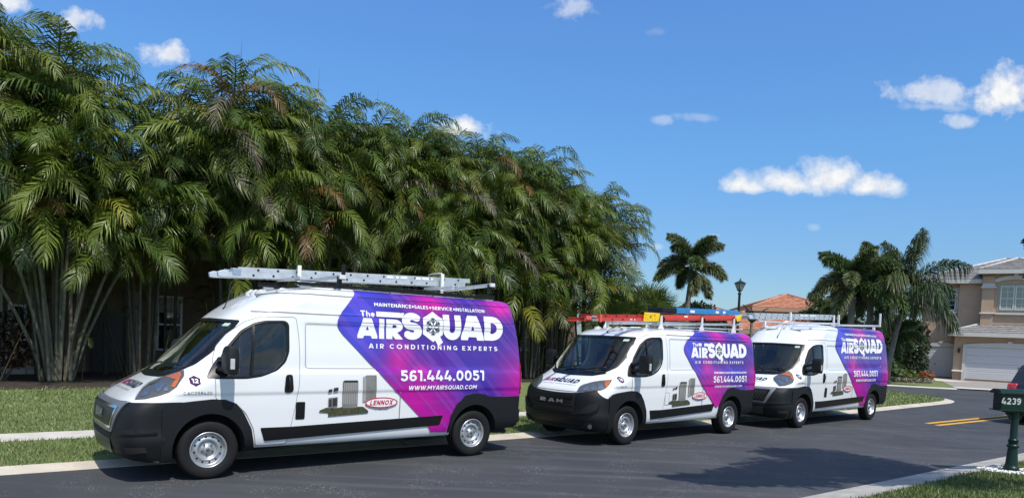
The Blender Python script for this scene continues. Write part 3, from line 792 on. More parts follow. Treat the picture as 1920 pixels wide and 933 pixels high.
def make_van(name, label, loc, yaw, WB, high, badge, newer=False, dark_front=True, detail=True):
    B, sf, bme = get_body(WB, high); XR = B.XR
    root = empty(name, label, 'van', loc, yaw, 'parked air conditioning service vans')
    body = link('body', bme, [PAINT], root)
    # --- glass
    g = patch('windshield', sf, WSH, 'F', GL_W, root, off=-.012, cell=.08)
    fr = ring_poly([(y * 1.03, 1.64 + (z - 1.64) * 1.05) for y, z in WSH], [(y * .975, 1.64 + (z - 1.64) * .95) for y, z in WSH])
    patch('windshield_border', sf, None, 'F', PLAST2, g, off=.003, cell=.08, me2d=fr)
    for kind in ('L', 'R'):
        sw = patch('side_window', sf, WIN, kind, GL_S, root, off=-.012, cell=.08)
        c = Vector((.6, 1.65)); big = [tuple(c + (Vector(p) - c) * 1.06) for p in WIN]; sm = [tuple(c + (Vector(p) - c) * .97) for p in WIN]
        patch('window_seal', sf, None, kind, PLAST2, sw, off=.007, cell=.08, me2d=ring_poly(big, sm))
        patch('window_divider', sf, [(.535, 1.985), (.56, 1.985), (.515, 1.28), (.475, 1.28)], kind, PLAST2, sw, off=.002, cell=.1)
        patch('mirror_base', sf, rounded([(-.05, 1.275), (.055, 1.46), (.12, 1.54), (.155, 1.50), (.165, 1.28)], .02, 2), kind, PLAST2, root, off=.012, cell=.06, thick=.012)
        # --- door panel with a window opening, standing a hair proud
        do = patch('front_door', sf, DOOR, kind, PAINT, root, off=.005, cell=.06, celly=.0165, hole=[tuple(c + (Vector(p) - c) * 1.055) for p in WIN])
        patch('door_gap', sf, None, kind, SEAM, do, off=.0075, cell=.06, me2d=strip_poly(closed(DOOR), .006))
        hd = patch('door_handle', sf, rounded([(.925, 1.10), (.945, 1.315), (1.035, 1.32), (1.055, 1.11), (1.03, 1.085), (.95, 1.08)], .035, 3), kind, PLAST2, do, off=.012, cell=.05)
        s = -1 if kind == 'L' else 1
        mb = MB(); y0 = 1.045 * s
        mb.tube([(.975, y0, 1.13), (.978, y0 + .02 * s, 1.17), (.982, y0 + .02 * s, 1.25), (.985, y0, 1.29)], .012, 8); mb.build('grip', PLAST2, hd)
        # --- lower rub strips, sills, seams
        end = 3.465 if high else 2.83
        patch('rub_strip', sf, rounded([(.63, .625), (1.05, .622), (end - .02, .685), (end - .08, .535), (.69, .45)], .015, 2), kind, PLAST2, root, off=.016, cell=.08, thick=.016)
        x1 = 2.66 if high else 2.34
        seams = [strip_poly([(x1 + .02, 2.0 if not high else 2.12), (x1 + .02, .50)], .011)]
        if high: seams += [strip_poly([(.55, 2.125), (.9, 2.135), (XR - .15, 2.135)], .009), strip_poly([(.62, 2.34), (.9, 2.385), (1.3, 2.40), (XR - .25, 2.40)], .008)]
        else: seams += [strip_poly([(1.14, 2.075), (XR - .12, 2.075)], .010)]
        seams += [strip_poly(closed(outline(x0, z0, x1_, z1, .05)), .006) for (x0, x1_, z0, z1) in B.pan if z1 < 2.1]  # recess outlines: dark lines painted in for edge shade, no gap there
        seams += [strip_poly([(XR - .085, 2.0), (XR - .075, 1.5), (XR - .085, .96)], .012)]
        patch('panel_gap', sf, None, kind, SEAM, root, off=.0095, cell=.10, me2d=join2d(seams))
        patch('fuel_door', sf, outline(1.095, .715, 1.225, .95, .02), kind, PLAST2 if high else PAINT, root, off=.007 if high else .004, cell=.1)
        if not high: patch('fuel_door_gap', sf, None, kind, SEAM, root, off=.006, cell=.1, me2d=strip_poly(closed(outline(1.095, .715, 1.225, .95, .02)), .006))
        # --- arch cladding and rear corner
        oF = [(-.56, .27), (-.56, .90), (-.47, .955), (-.36, .978), (-.18, .996), (.02, 1.013), (.18, 1.004), (.31, .95), (.41, .82), (.51, .62), (.565, .36)]
        inn = [(.435 * math.cos(t), .40 + .435 * math.sin(t)) for t in np.linspace(-.05, PI + .1, 22)]
        patch('wheel_arch_trim', sf, oF + [(.435, .34)] + inn[1:] + [(-.43, .27)], kind, PLAST, root, off=.032, cell=.05, thick=.04)
        w0 = WB
        oR = [(w0 - .49, .42), (w0 - .455, .66), (w0 - .35, .85), (w0 - .19, .98), (w0, 1.015), (w0 + .17, .99), (w0 + .30, .955)]
        inn = [(w0 + .435 * math.cos(t), .40 + .435 * math.sin(t)) for t in np.linspace(-.05, PI - .05, 22)]
        patch('wheel_arch_trim', sf, oR + [(w0 + .38, .90), (w0 + .42, .70), (w0 + .435, .43)] + inn[1:] + [(w0 - .435, .42)], kind, PLAST, root, off=.032, cell=.05, thick=.04)
        patch('rear_corner_trim', sf, [(w0 + .30, .952), (w0 + .6, .945), (XR + .005, .95), (XR + .005, .44), (w0 + .45, .43), (w0 + .435, .7), (w0 + .39, .88)], kind, PLAST, root, off=.022, cell=.06, thick=.03)
        tl = patch('tail_light', sf, [(XR - .10, .985), (XR - .10, 1.42), (XR - .045, 1.56), (XR + .02, 1.56), (XR + .02, .985)], kind, REDL, root, off=.026, cell=.03, thick=.02)
        patch('reversing_lens', sf, [(XR - .035, 1.05), (XR - .035, 1.30), (XR + .01, 1.30), (XR + .01, 1.05)], kind, CLEARL, tl, off=.030, cell=.03)
    # rear bumper and doors seam
    rb = MB(); rb.box((XR + .02, 0, .60), (.09, 1.7, .24), bev=.03); rb.build('rear_bumper', PLAST, root)
    # --- mirrors
    for s in (-1, 1):
        m = MB()
        m.prism(rounded([(.055 * 2, 1.34), (.21, 1.33), (.235, 1.40), (.235, 1.62), (.20, 1.68), (.12, 1.69), (.085, 1.62), (.08, 1.40)], .04, 3), s * 1.125, s * 1.345, 'xz', bev=.012)
        mir = m.build('mirror', PLAST, root); sharp_smooth(mir.data, 40)
        a = MB(); a.tube([(.09, s * .98, 1.36), (.13, s * 1.06, 1.39), (.15, s * 1.15, 1.40)], [.045, .038, .035], 10); a.tube([(.10, s * .98, 1.50), (.14, s * 1.06, 1.52), (.16, s * 1.15, 1.54)], [.04, .034, .03], 10)
        a.build('mirror_arm', PLAST2, mir)
        g2 = MB(); g2.box((.238, s * 1.235, 1.52), (.006, .17, .27), bev=.002); g2.build('mirror_glass', CHROME, mir)
        l_ = MB(); l_.box((.150, s * 1.346, 1.47), (.055, .010, .13), bev=.004); l_.box((.150, s * 1.350, 1.49), (.035, .006, .05), bev=.002, mat=0); l_.build('turn_lens', CLEARL, mir)
    # --- wheels
    for x in (0, WB):
        for s in (-1, 1): add_wheel(root, x, s * .865, spin=random.random() * 6)
    ax = MB(); ax.tube([(WB, -.8, .36), (WB, .8, .36)], .06, 10); ax.box((1.6, .3, .40), (2.6, .35, .16), bev=.03); ax.tube([(1.2, -.35, .30), (WB - .4, -.35, .33), (WB + .4, -.5, .33), (XR - .05, -.6, .31)], .035, 8); ax.box((WB + .5, 0, .45), (.5, .9, .12), bev=.03)
    ax.tube([(XR - .2, -.45, .36), (XR + .05, -.45, .34)], .03, 8); ax.box((-.3, 0, .28), (.8, 1.4, .08), bev=.02)
    ax.build('chassis', UNDER, root)
    # --- nose
    if not newer:
        ribbon(B, sf, -.50, lambda x, y: .95 + .035 * min(1, (y / .95) ** 2), lambda x, y: .27, .016, name='front_bumper', mats=PLAST, parent=root)
        fo = rounded([(-.80, .968), (-.60, .60), (.60, .60), (.80, .968), (.4, .955), (0, .952), (-.4, .955)], .03, 3)
        patch('grille_surround', sf, fo, 'F', SILV if not dark_front else mat('shaded_silver_plastic', (.20, .205, .21), .35, metal=.3), root, off=.034, cell=.06, thick=.02)  # dark front: silver surround with the nose's shade put into a darker grey
        gi = [(-.655, .888), (-.545, .668), (.545, .668), (.655, .888)]
        patch('grille_rim', sf, None, 'F', CHROME if dark_front else PLAST2, root, off=.040, cell=.06, me2d=ring_poly(rounded([(-.69, .91), (-.565, .648), (.565, .648), (.69, .91)], .03, 2), rounded([(-.64, .88), (-.54, .675), (.54, .675), (.64, .88)], .03, 2)))
        gr = patch('grille', sf, gi, 'F', PLAST2, root, off=.037, cell=.08)
        lat = []
        for k in range(-9, 10):
            for sgn in (1, -1):
                y0 = k * .075; lat.append(bar2((y0 - .065 * sgn, .672), (y0 + .065 * sgn, .884), .008))
        lat = [[(max(min(p[0], .54 + (p[1] - .67) * .45), -(.54 + (p[1] - .67) * .45)), p[1]) for p in q] for q in lat]
        patch('grille_mesh', sf, None, 'F', LAMPD, gr, off=.043, cell=.2, me2d=poly2d(lat))
        lg = place2d(text_geo('RAM', .22, .14, 14), -.19, .735, w=.38, h=.10)
        for v in lg.vertices: v.co.x = -v.co.x
        patch('chrome_lettering', sf, None, 'F', SILV, gr, off=.056, cell=.1, me2d=lg)
        patch('lower_slot', sf, rounded([(-.60, .595), (-.56, .54), (.56, .54), (.60, .595)], .01, 2), 'F', DARK, root, off=.040, cell=.08)
        patch('lower_panel', sf, rounded([(-.56, .52), (-.55, .36), (.55, .36), (.56, .52)], .01, 2), 'F', mat('number_plate_panel', (.05, .052, .05), .4), root, off=.042, cell=.08)
        patch('lower_slot', sf, rounded([(-.50, .345), (-.46, .285), (.46, .285), (.50, .345)], .01, 2), 'F', DARK, root, off=.026, cell=.08)
        for kind in ('D', 'E'):
            A = to_D([(-.98, -.692, .655), (-.847, -.956, .675), (-.80, -.97, .60), (-1.0, -.66, .585)])
            patch('bumper_pocket', sf, A, kind, DARK, root, off=.040, cell=.08)
            A = to_D([(-1.0, -.62, .575), (-.613, -.997, .612), (-.613, -.997, .635), (-.99, -.64, .592)])
            patch('bumper_lip', sf, A, kind, PLAST2, root, off=.044, cell=.08, thick=.01)
            A = to_D([(-.90, -.85, .46), (-.73, -.98, .46), (-.70, -.97, .40), (-.88, -.86, .38)])
            patch('bumper_pocket', sf, A, kind, DARK, root, off=.038, cell=.08)
        lamp = [(-.80, -.80, 1.005), (-.683, -.6, 1.126), (-.60, -.545, 1.185), (-.47, -.60, 1.262), (-.253, -.745, 1.355), (-.265, -.83, 1.29), (-.376, -.946, 1.167), (-.47, -.971, 1.10), (-.581, -.955, 1.06), (-.70, -.90, 1.02)]
        inner = [[(-.74, -.80, 1.03), (-.66, -.66, 1.12), (-.58, -.70, 1.14), (-.64, -.84, 1.06)], [(-.57, -.72, 1.155), (-.49, -.68, 1.20), (-.44, -.80, 1.19), (-.54, -.88, 1.085)], [(-.63, -.60, 1.15), (-.55, -.58, 1.20), (-.47, -.63, 1.235), (-.56, -.665, 1.175)], [(-.50, -.92, 1.10), (-.46, -.84, 1.16), (-.43, -.87, 1.15), (-.455, -.935, 1.115)]]
        amb = [(-.45, -.655, 1.255), (-.30, -.745, 1.325), (-.285, -.80, 1.29), (-.35, -.90, 1.20), (-.39, -.935, 1.15), (-.42, -.905, 1.155), (-.365, -.83, 1.235), (-.43, -.73, 1.25)]
    else:
        ribbon(B, sf, -.50, lambda x, y: .935 + .03 * min(1, (y / .6) ** 2) + (.06 * max(0, min(1, (y - .6) / .25))) - .14 * max(0, min(1, (y - .86) / .12)), lambda x, y: .27, .016, name='front_bumper', mats=PLAST, parent=root)
        gr = patch('grille', sf, rounded([(-.52, .92), (-.50, .62), (-.42, .50), (.42, .50), (.50, .62), (.52, .92)], .03, 3), 'F', DARK, root, off=.036, cell=.07, thick=.01)
        bars = [poly2d([bar2((-.50, z), (.50, z), .022)]) for z in (.88, .845, .70)] + [poly2d([rounded([(-.47, .60), (-.44, .575), (.44, .575), (.47, .60)], .01, 2)]), poly2d([bar2((-.43, .545), (.43, .545), .014)])]
        patch('grille_bars', sf, None, 'F', PLAST2, gr, off=.055, cell=.1, me2d=join2d(bars))
        tl_ = []
        for ch, y in (('R', .31), ('A', .09), ('M', -.12)):
            q = place2d(text_geo(ch, .26, .1, 14), -y, .745, w=.16, h=.065)
            for v in q.vertices: v.co.x = -v.co.x
            tl_.append(q)
        patch('chrome_lettering', sf, None, 'F', SILV, gr, off=.068, cell=9, me2d=join2d(tl_))
        for kind in ('D', 'E'):
            A = to_D([(-.92, -.58, .585), (-.89, -.72, .71), (-.84, -.84, .78), (-.75, -.93, .79), (-.78, -.91, .69), (-.84, -.84, .62)])
            patch('air_intake', sf, A, kind, DARK, root, off=.038, cell=.06)
            sw2 = strip_poly(to_D([(-.93, -.40, .545), (-.90, -.62, .555), (-.85, -.82, .58), (-.77, -.93, .67), (-.75, -.94, .79)]), .022)
            patch('bumper_crease', sf, None, kind, PLAST2, root, off=.046, cell=.06, me2d=sw2)
            A = to_D([(-.88, -.62, .34), (-.86, -.76, .44), (-.80, -.84, .45), (-.77, -.84, .33)])
            fg = patch('fog_light_pocket', sf, A, kind, DARK, root, off=.038, cell=.06)
            cx, cz = to_D([(-.82, -.82, .385)])[0]
            patch('fog_lamp', sf, [(cx + .035 * math.cos(t), cz + .035 * math.sin(t)) for t in np.linspace(0, 2 * PI, 14)[:-1]], kind, LAMPIN, fg, off=.046, cell=.1)
        patch('lower_panel', sf, rounded([(-.62, .36), (-.60, .30), (.60, .30), (.62, .36)], .01, 2), 'F', DARK, root, off=.024, cell=.08)
        lamp = [(-.89, -.52, .975), (-.80, -.50, 1.06), (-.73, -.53, 1.10), (-.60, -.64, 1.155), (-.52, -.76, 1.185), (-.37, -.89, 1.21), (-.42, -.91, 1.165), (-.56, -.935, 1.07), (-.66, -.92, 1.03), (-.76, -.82, 1.005)]
        inner = [[(-.82, -.60, 1.0), (-.76, -.57, 1.06), (-.70, -.62, 1.08), (-.76, -.70, 1.02)], [(-.74, -.72, 1.02), (-.67, -.64, 1.10), (-.61, -.71, 1.12), (-.68, -.80, 1.03)], [(-.66, -.82, 1.04), (-.59, -.73, 1.13), (-.53, -.80, 1.15), (-.60, -.88, 1.06)]]
        amb = [(-.50, -.83, 1.175), (-.42, -.885, 1.195), (-.47, -.93, 1.13), (-.57, -.935, 1.075), (-.56, -.89, 1.10)]
    for kind in ('D', 'E'):
        hl = patch('headlight', sf, to_D(lamp), kind, LAMPD, root, off=.010, cell=.05)
        for q in inner: patch('reflector', sf, rounded(to_D(q), .02, 2), kind, LAMPIN, hl, off=.016, cell=.06)
        patch('indicator_lens', sf, to_D(amb), kind, AMBER, hl, off=.018, cell=.06)
        patch('lens', sf, to_D(lamp), kind, GL_L, hl, off=.026, cell=.05)
    # hood gap
    for kind in ('D', 'E'):
        A = strip_poly(to_D([(-.82, -.80, 1.0), (-.84, -.86, .975)]), .008)
    hg = strip_poly([(y, .965 + .01 * abs(y)) for y in np.linspace(-.8, .8, 20)], .008)
    hm = link('hood_gap', bpy.data.meshes.new('e'), SEAM, root); bpy.data.objects.remove(hm)
    patch('hood_gap', sf, None, 'F', SEAM, root, off=.004, cell=.1, me2d=hg)
    # wipers, antenna, marker lights
    for (y0, y1, z1) in ((-.12, -.66, 1.40), (.45, -.10, 1.40)):
        w = MB(); pts = []
        for t in np.linspace(0, 1, 7):
            y = y0 + (y1 - y0) * t; z = 1.315 + .07 * math.sin(t * 1.6) + (z1 - 1.38) * t
            l, n = sf.hit(Vector((-3, y, z)), Vector((1, 0, 0))); pts.append(l + n * .03)
        w.tube(pts, .011, 6); w.build('wiper', PLAST2, root)
    ck = patch('cowl', sf, rounded([(-.50, 1.255), (-.72, 1.31), (-.60, 1.345), (-.42, 1.305), (0, 1.295), (.42, 1.305), (.60, 1.345), (.72, 1.31), (.50, 1.255), (0, 1.24)], .02, 2), 'F', PLAST2, root, off=.006, cell=.08)
    a_ = MB(); l, n = sf.hit(Vector((.42, -.03, 3.5)), Vector((0, 0, -1)))
    a_.tube([l, l + Vector((.02, 0, .03)), l + Vector((.10 if high else .3, -.10, .34 if high else .2))], [.02, .008, .0035], 6); a_.build('antenna', PLAST2, root)
    zc = 2.34 if high else 2.13
    for y in (-.62, -.2, 0, .2, .62):
        x0 = (.86 if abs(y) < .3 else 1.0) if high else (.72 if abs(y) < .3 else .85)
        l, n = sf.hit(Vector((x0, y, 3.5)), Vector((0, 0, -1)))
        c_ = MB(); c_.prism([(-.075, 0), (-.05, .022), (.02, .042), (.085, .01), (.09, -.01), (-.07, -.01)], -.035, .035, 'xz', bev=.008)
        o = c_.build('marker_light', CLEARL, root); sharp_smooth(o.data, 50)
        o.location = l + n * .004; sl_ = math.atan2(-n.x, n.z) * -1; o.rotation_euler = (0, sl_, 0)
    for y in (-.55, -.28, 0, .28, .55):    # roof ribs
        r_ = MB(); pts = []
        for x in np.linspace(1.5, XR - .5, 9):
            l, n = sf.hit(Vector((x, y, 3.5)), Vector((0, 0, -1))); pts.append(l + n * .002)
        r_.tube(pts, .012, 6); r_.build('roof_rib', PAINT, root)
    # cab interior
    d_ = MB(); d_.prism(rounded([(-.25, .96), (-.30, 1.20), (-.05, 1.27), (.12, 1.26), (.20, 1.16), (.22, .96)], .05, 3), -.84, .84, 'xz', bev=.02); d_.box((.02, 0, 1.29), (.25, .5, .08), bev=.02)
    db = d_.build('dashboard', INTD, root)
    sw_ = MB(); Ms = Matrix.Translation((.33, -.42, 1.28)) @ Matrix.Rotation(math.radians(-58), 4, 'Y')
    ring = [Ms @ Vector((.19 * math.cos(t), .19 * math.sin(t), 0)) for t in np.linspace(0, 2 * PI, 25)]
    sw_.tube(ring, .016, 8, caps=False); sw_.tube([Ms @ Vector((-.18, 0, 0)), Ms @ Vector((.18, 0, 0))], .02, 6); sw_.tube([Ms @ Vector((0, 0, 0)), (.15, -.42, 1.18)], .03, 8); sw_.build('steering_wheel', INTD, root)
    for y in (-.45, .45):
        s_ = MB(); s_.box((.70, y, 1.05), (.50, .50, .16), bev=.05); s_.box((.98, y, 1.36), (.16, .50, .62), Matrix.Rotation(.15, 4, 'Y'), bev=.06); s_.box((1.04, y, 1.74), (.11, .28, .18), bev=.045)
        o = s_.build('seat', SEAT, root); sharp_smooth(o.data, 40)
    rv = MB(); rv.box((.30, 0, 1.88), (.03, .24, .07), bev=.01); rv.tube([(.30, 0, 1.90), (.24, 0, 1.97)], .01, 6); rv.build('interior_mirror', INTD, root)
    # sticker on the glass
    patch('windshield_sticker', sf, outline(-.70, 1.93, -.60, 1.97, .005), 'F', mat('sticker', (.45, .6, .5), .4), g, off=-.008, cell=.2)
    # ---------------- lettering and wrap
    def sideL(nm, me2d, m, off, cell=.06, par=None, **k): return patch(nm, sf, None, 'L', m, par or root, off=off, cell=cell, me2d=me2d, celly=.0165, **k)
    OFFW = .0135
    if high: wp = [(2.02, 2.50), (1.84, 2.28)] + smooth_poly([(1.75, 2.17), (1.695, 2.08), (1.685, 2.02), (1.705, 1.95), (1.77, 1.865)], 4, False) + [(2.5, 1.167), (3.006, .70), (3.06, .64), (3.20, .51), (3.255, .43), (3.53, .42), (3.60, .66), (3.70, .85), (3.85, .99), (4.04, 1.02), (4.22, .99), (4.34, .955), (XR - .06, .95), (XR + .005, 1.0), (XR + .005, 1.6), (XR - .04, 1.85), (XR - .10, 2.15), (XR - .16, 2.35), (XR - .20, 2.44), (XR - .25, 2.50)]
    else: wp = [(2.30, 2.195), (1.90, 2.04)] + smooth_poly([(1.80, 1.97), (1.72, 1.89), (1.70, 1.81), (1.73, 1.73), (1.80, 1.65)], 4, False) + [(2.26, 1.12), (2.86, .61), (2.93, .60), (3.0, .66), (3.10, .84), (3.26, .99), (3.45, 1.02), (3.63, .99), (3.75, .955), (XR - .05, .95), (XR + .005, 1.0), (XR, 1.6), (XR - .04, 1.85), (XR - .08, 2.05), (XR - .15, 2.17), (XR - .2, 2.195)]
    pm = poly2d([wp]); 
    wr = patch('wrap_graphic', sf, None, 'L', WRAP, root, off=OFFW, cell=.025, me2d=pm, uv=True, celly=.0165)
    zl, zh = (.42, 2.5) if high else (.58, 2.2)
    for l in wr.data.uv_layers[0].data: l.uv = ((l.uv[0] - 1.69) / (XR - 1.69), (l.uv[1] - zl) / (zh - zl))
    # dark seams that show through the wrap
    O2 = OFFW + .0085
    if high:
        sm2 = [strip_poly([(1.70, 2.135), (XR - .12, 2.135)], .005), strip_poly([(1.70, 2.045), (XR - .42, 2.045)], .007), strip_poly([(2.0, 2.40), (XR - .25, 2.40)], .006)]
        T = [('Montserrat', 0)]
        lt = []
        Q = lambda s, x, z, w, h, t=.19, gap=.13, res=12, **k: lt.append(place2d(text_geo(s, t, gap, res, **k), x, z, w=w, h=h))
        Q('MAINTENANCE', 2.26, 2.288, .615, .050); Q('SALES', 2.925, 2.288, .245, .050); Q('SERVICE', 3.235, 2.288, .37, .050); Q('INSTALLATION', 3.665, 2.288, .56, .050)
        lt.append(poly2d([[(cx + .016 * math.cos(t), 2.313 + .016 * math.sin(t)) for t in np.linspace(0, 2 * PI, 9)[:-1]] for cx in (2.90, 3.205, 3.64)]))
        Q('The', 2.035, 2.125, .225, .095, .22); lt.append(poly2d([[(2.285, 2.215), (2.745, 2.215), (2.71, 2.135), (2.285, 2.135)]]))
        Q('A', 1.982, 1.825, .315, .285, .27, res=26); Q('I', 2.325, 1.825, .082, .285, .27, res=26); Q('R', 2.44, 1.825, .27, .285, .27, res=26)
        Q('S', 2.70, 1.825, .345, .40, .27, res=34); Q('U', 3.425, 1.84, .33, .385, .28, res=34); Q('A', 3.755, 1.845, .44, .385, .28, res=34); Q('D', 4.205, 1.85, .37, .385, .28, res=34)
        hx, hz, hw, hh = 3.24, 2.03, .355, .46
        lt.append(hex_tail(hx, hz, hw, hh))
        Q('AIR CONDITIONING EXPERTS', 2.16, 1.685, 2.30, .068, .20, gap=.50, space=.6)
        Q('561.444.0051', 2.665, 1.215, 1.515, .155, .20, res=24); Q('WWW.MYAIRSQUAD.COM', 2.81, 1.085, 1.235, .062, .19, shear=.2)
        bad = (-.178, 1.235, .055); cac = (-.321, 1.075, .335, .036)
    else:
        sm2 = [strip_poly([(1.85, 2.075), (XR - .12, 2.075)], .006), strip_poly([(1.78, 2.01), (XR - .35, 2.01)], .008)]
        lt = []
        Q = lambda s, x, z, w, h, t=.19, gap=.13, res=12, **k: lt.append(place2d(text_geo(s, t, gap, res, **k), x, z, w=w, h=h))
        Q('The', 1.985, 1.87, .19, .075, .22); lt.append(poly2d([[(2.19, 1.94), (2.56, 1.94), (2.53, 1.88), (2.19, 1.88)]]))
        Q('A', 1.93, 1.64, .255, .215, .27, res=24); Q('I', 2.205, 1.64, .065, .215, .27, res=24); Q('R', 2.30, 1.64, .215, .215, .27, res=24)
        Q('S', 2.52, 1.64, .275, .31, .27, res=30); Q('U', 3.09, 1.645, .265, .30, .28, res=30); Q('A', 3.355, 1.65, .345, .30, .28, res=30); Q('D', 3.71, 1.655, .29, .30, .28, res=30)
        hx, hz, hw, hh = 2.945, 1.79, .285, .37
        lt.append(hex_tail(hx, hz, hw, hh))
        Q('AIR CONDITIONING EXPERTS', 2.06, 1.525, 1.82, .055, .20, gap=.50, space=.6)
        Q('MAINTENANCE•SALES•SERVICE•INSTALLATION', 2.715, 1.315, 1.25, .034, .20, res=9)
        Q('561.444.0051', 2.69, 1.13, 1.28, .135, .20, res=22); Q('WWW.MYAIRSQUAD.COM', 2.76, 1.025, 1.06, .052, .2)
        bad = (-.215, 1.215, .052); cac = (-.42, 1.075, .32, .034)
    sideL('panel_gap', join2d(sm2), mat('wrap_seam', (.035, .018, .12), .6), O2, .12, wr)
    nl_ = 2 if high else 3
    sideL('logo_lettering', join2d(lt[:-nl_]), WHITE, OFFW + .0065, 9, wr); sideL('contact_lettering', join2d(lt[-nl_:]), WHITE, OFFW + .0065, 9, wr)
    # snowflake on the hexagon
    fl = []
    for k in range(6):
        a = k * PI / 3; c_, s_ = math.cos(a + PI / 2), math.sin(a + PI / 2)
        R2 = lambda u, v: (hx + (u * c_ - v * s_) * hw / .36, hz + (u * s_ + v * c_) * hw / .36 * 1.02)
        for p, q in (((.02, 0), (.135, 0)), ((.055, 0), (.10, .045)), ((.055, 0), (.10, -.045)), ((.09, 0), (.125, .03)), ((.09, 0), (.125, -.03))):
            fl.append(bar2(R2(*p), R2(*q), .016 * hw / .36))
    sideL('snowflake_mark', poly2d(fl), NAVY, OFFW + .0095, .2, wr)
    # hexagon number badge, licence number
    sideL('number_badge', poly2d([hexq(bad[0], bad[1], bad[2] * 2.1, bad[2] * 2.3)]), PLUM, .003, .015)
    sideL('badge_number', place2d(text_geo(badge, .22, .16, 14), bad[0] - bad[2] * .62, bad[1] - bad[2] * .46, w=bad[2] * 1.24, h=bad[2] * .92), mat('badge_white', (.8, .8, .8), .7, spec=.2), .0075, 9)
    sideL('licence_lettering', place2d(text_geo('CAC058420', .13, .2, 12), cac[0], cac[1], w=cac[2], h=cac[3]), GREYV, .0025, 9)
    # printed pictures of air conditioning units
    k_, ox, oz = (1.0, 0, 0) if high else (.985, -.20, -.055)
    P_ = lambda pts: [(x * k_ + ox + (1 - k_) * 0, z * k_ + oz + .0) for x, z in pts]
    sideL('printed_grass', poly2d([P_([(1.56, .735), (1.56, .79), (1.62, .84), (1.76, .865), (2.08, .86), (2.165, .80), (2.165, .765)]), P_([(1.43, .80), (1.43, .825), (1.52, .86), (1.66, .87), (1.56, .79)])]), mat('printed_green', (.060, .062, .028), .5, noise=.55, nscale=38), .012, .2)
    uc = mat('printed_grey', (.20, .195, .185), .4, noise=.15, nscale=14); ud = mat('printed_dark', (.03, .03, .03), .4); ul = mat('printed_light_grey', (.34, .335, .32), .4)
    sideL('printed_condenser', poly2d([rounded(P_([(1.765, .845), (1.755, 1.23), (1.99, 1.228), (1.995, .85)]), .02, 2)]), uc, .0125, .2)
    sideL('printed_condenser_grille', poly2d([P_([(x, .90), (x + .012, .90), (x + .012, 1.205), (x, 1.205)]) for x in np.arange(1.775, 1.975, .027)]), ul, .0145, .2)
    sideL('printed_condenser_top', poly2d([P_([(1.765, 1.205), (1.775, 1.235), (1.98, 1.235), (1.988, 1.205)])]), ud, .0155, .2)
    sideL('printed_cabinet', poly2d([P_([(2.075, .92), (2.065, 1.28), (2.12, 1.305), (2.275, 1.305), (2.285, .975)])]), uc, .0125, .2)
    sideL('printed_cabinet_side', poly2d([P_([(2.075, .92), (2.065, 1.28), (2.105, 1.30), (2.12, .94)])]), ul, .0145, .2)
    sideL('printed_furnace', poly2d([P_([(1.555, .85), (1.553, .995), (1.69, 1.005), (1.692, .868)])]), uc, .0125, .2)
    sideL('printed_vents', poly2d([P_([(1.565, .87), (1.565, .975), (1.60, .98), (1.60, .875)]), P_([(1.615, .88), (1.615, .985), (1.68, .99), (1.68, .885)]), P_([(1.545, 1.075), (1.545, 1.11), (1.60, 1.118), (1.60, 1.085)]), P_([(1.62, 1.085), (1.62, 1.13), (1.69, 1.14), (1.69, 1.095)])]), ud, .015, .2)
    lx, lz = (2.372, .91) if high else (2.245, .865)
    ell = lambda a, b: [(lx + a * math.cos(t) , lz + b * math.sin(t) + .035 * math.cos(t) * 0) for t in np.linspace(0, 2 * PI, 29)[:-1]]
    LR = mat('red_vinyl', (.50, .02, .04), .4)
    lo = patch('oval_logo', sf, ell(.262, .078), 'L', WHITE, root, off=.0175, cell=.2)
    sideL('oval_logo_outline', ring_poly(ell(.262, .078), ell(.243, .062)), LR, .0195, .2, lo)
    sideL('oval_logo_lettering', place2d(text_geo('LENNOX', .22, .16, 14, shear=.25), lx - .19, lz - .035, w=.38, h=.07), LR, .0195, 9, lo)
    sideL('oval_logo_caption', place2d(text_geo('AUTHORIZED DEALER', .15, .15, 7), lx - .10, lz - .115, w=.22, h=.018), GREYV, .0025, 9, lo)
    # hood lettering (read from the front)
    def hood(nm, s_, x, y, w, h, m, t, gap, **k):
        me = place2d(text_geo(s_, t, gap, 14, **k), 0, 0, w=w, h=h)
        for v in me.vertices: tx, ty = v.co.x, v.co.y; v.co = (x + ty, y - tx, 0)
        return patch(nm, sf, None, 'H', m, root, off=.003, cell=9, me2d=me)
    hood('hood_lettering', 'AIR', -.79, .42 if high else .50, .26, .12, MAG, .24, .14, shear=.25)
    h2 = hood('hood_lettering', 'SQUAD', -.80, .15 if high else .24, .58 if high else .62, .145, NAVY, .26, .12, shear=.25)
    hood('hood_lettering', 'AIR CONDITIONING EXPERTS', -.875, .40 if high else .46, .76 if high else .84, .030, GREYV, .14, .45)
    return root, B, sf
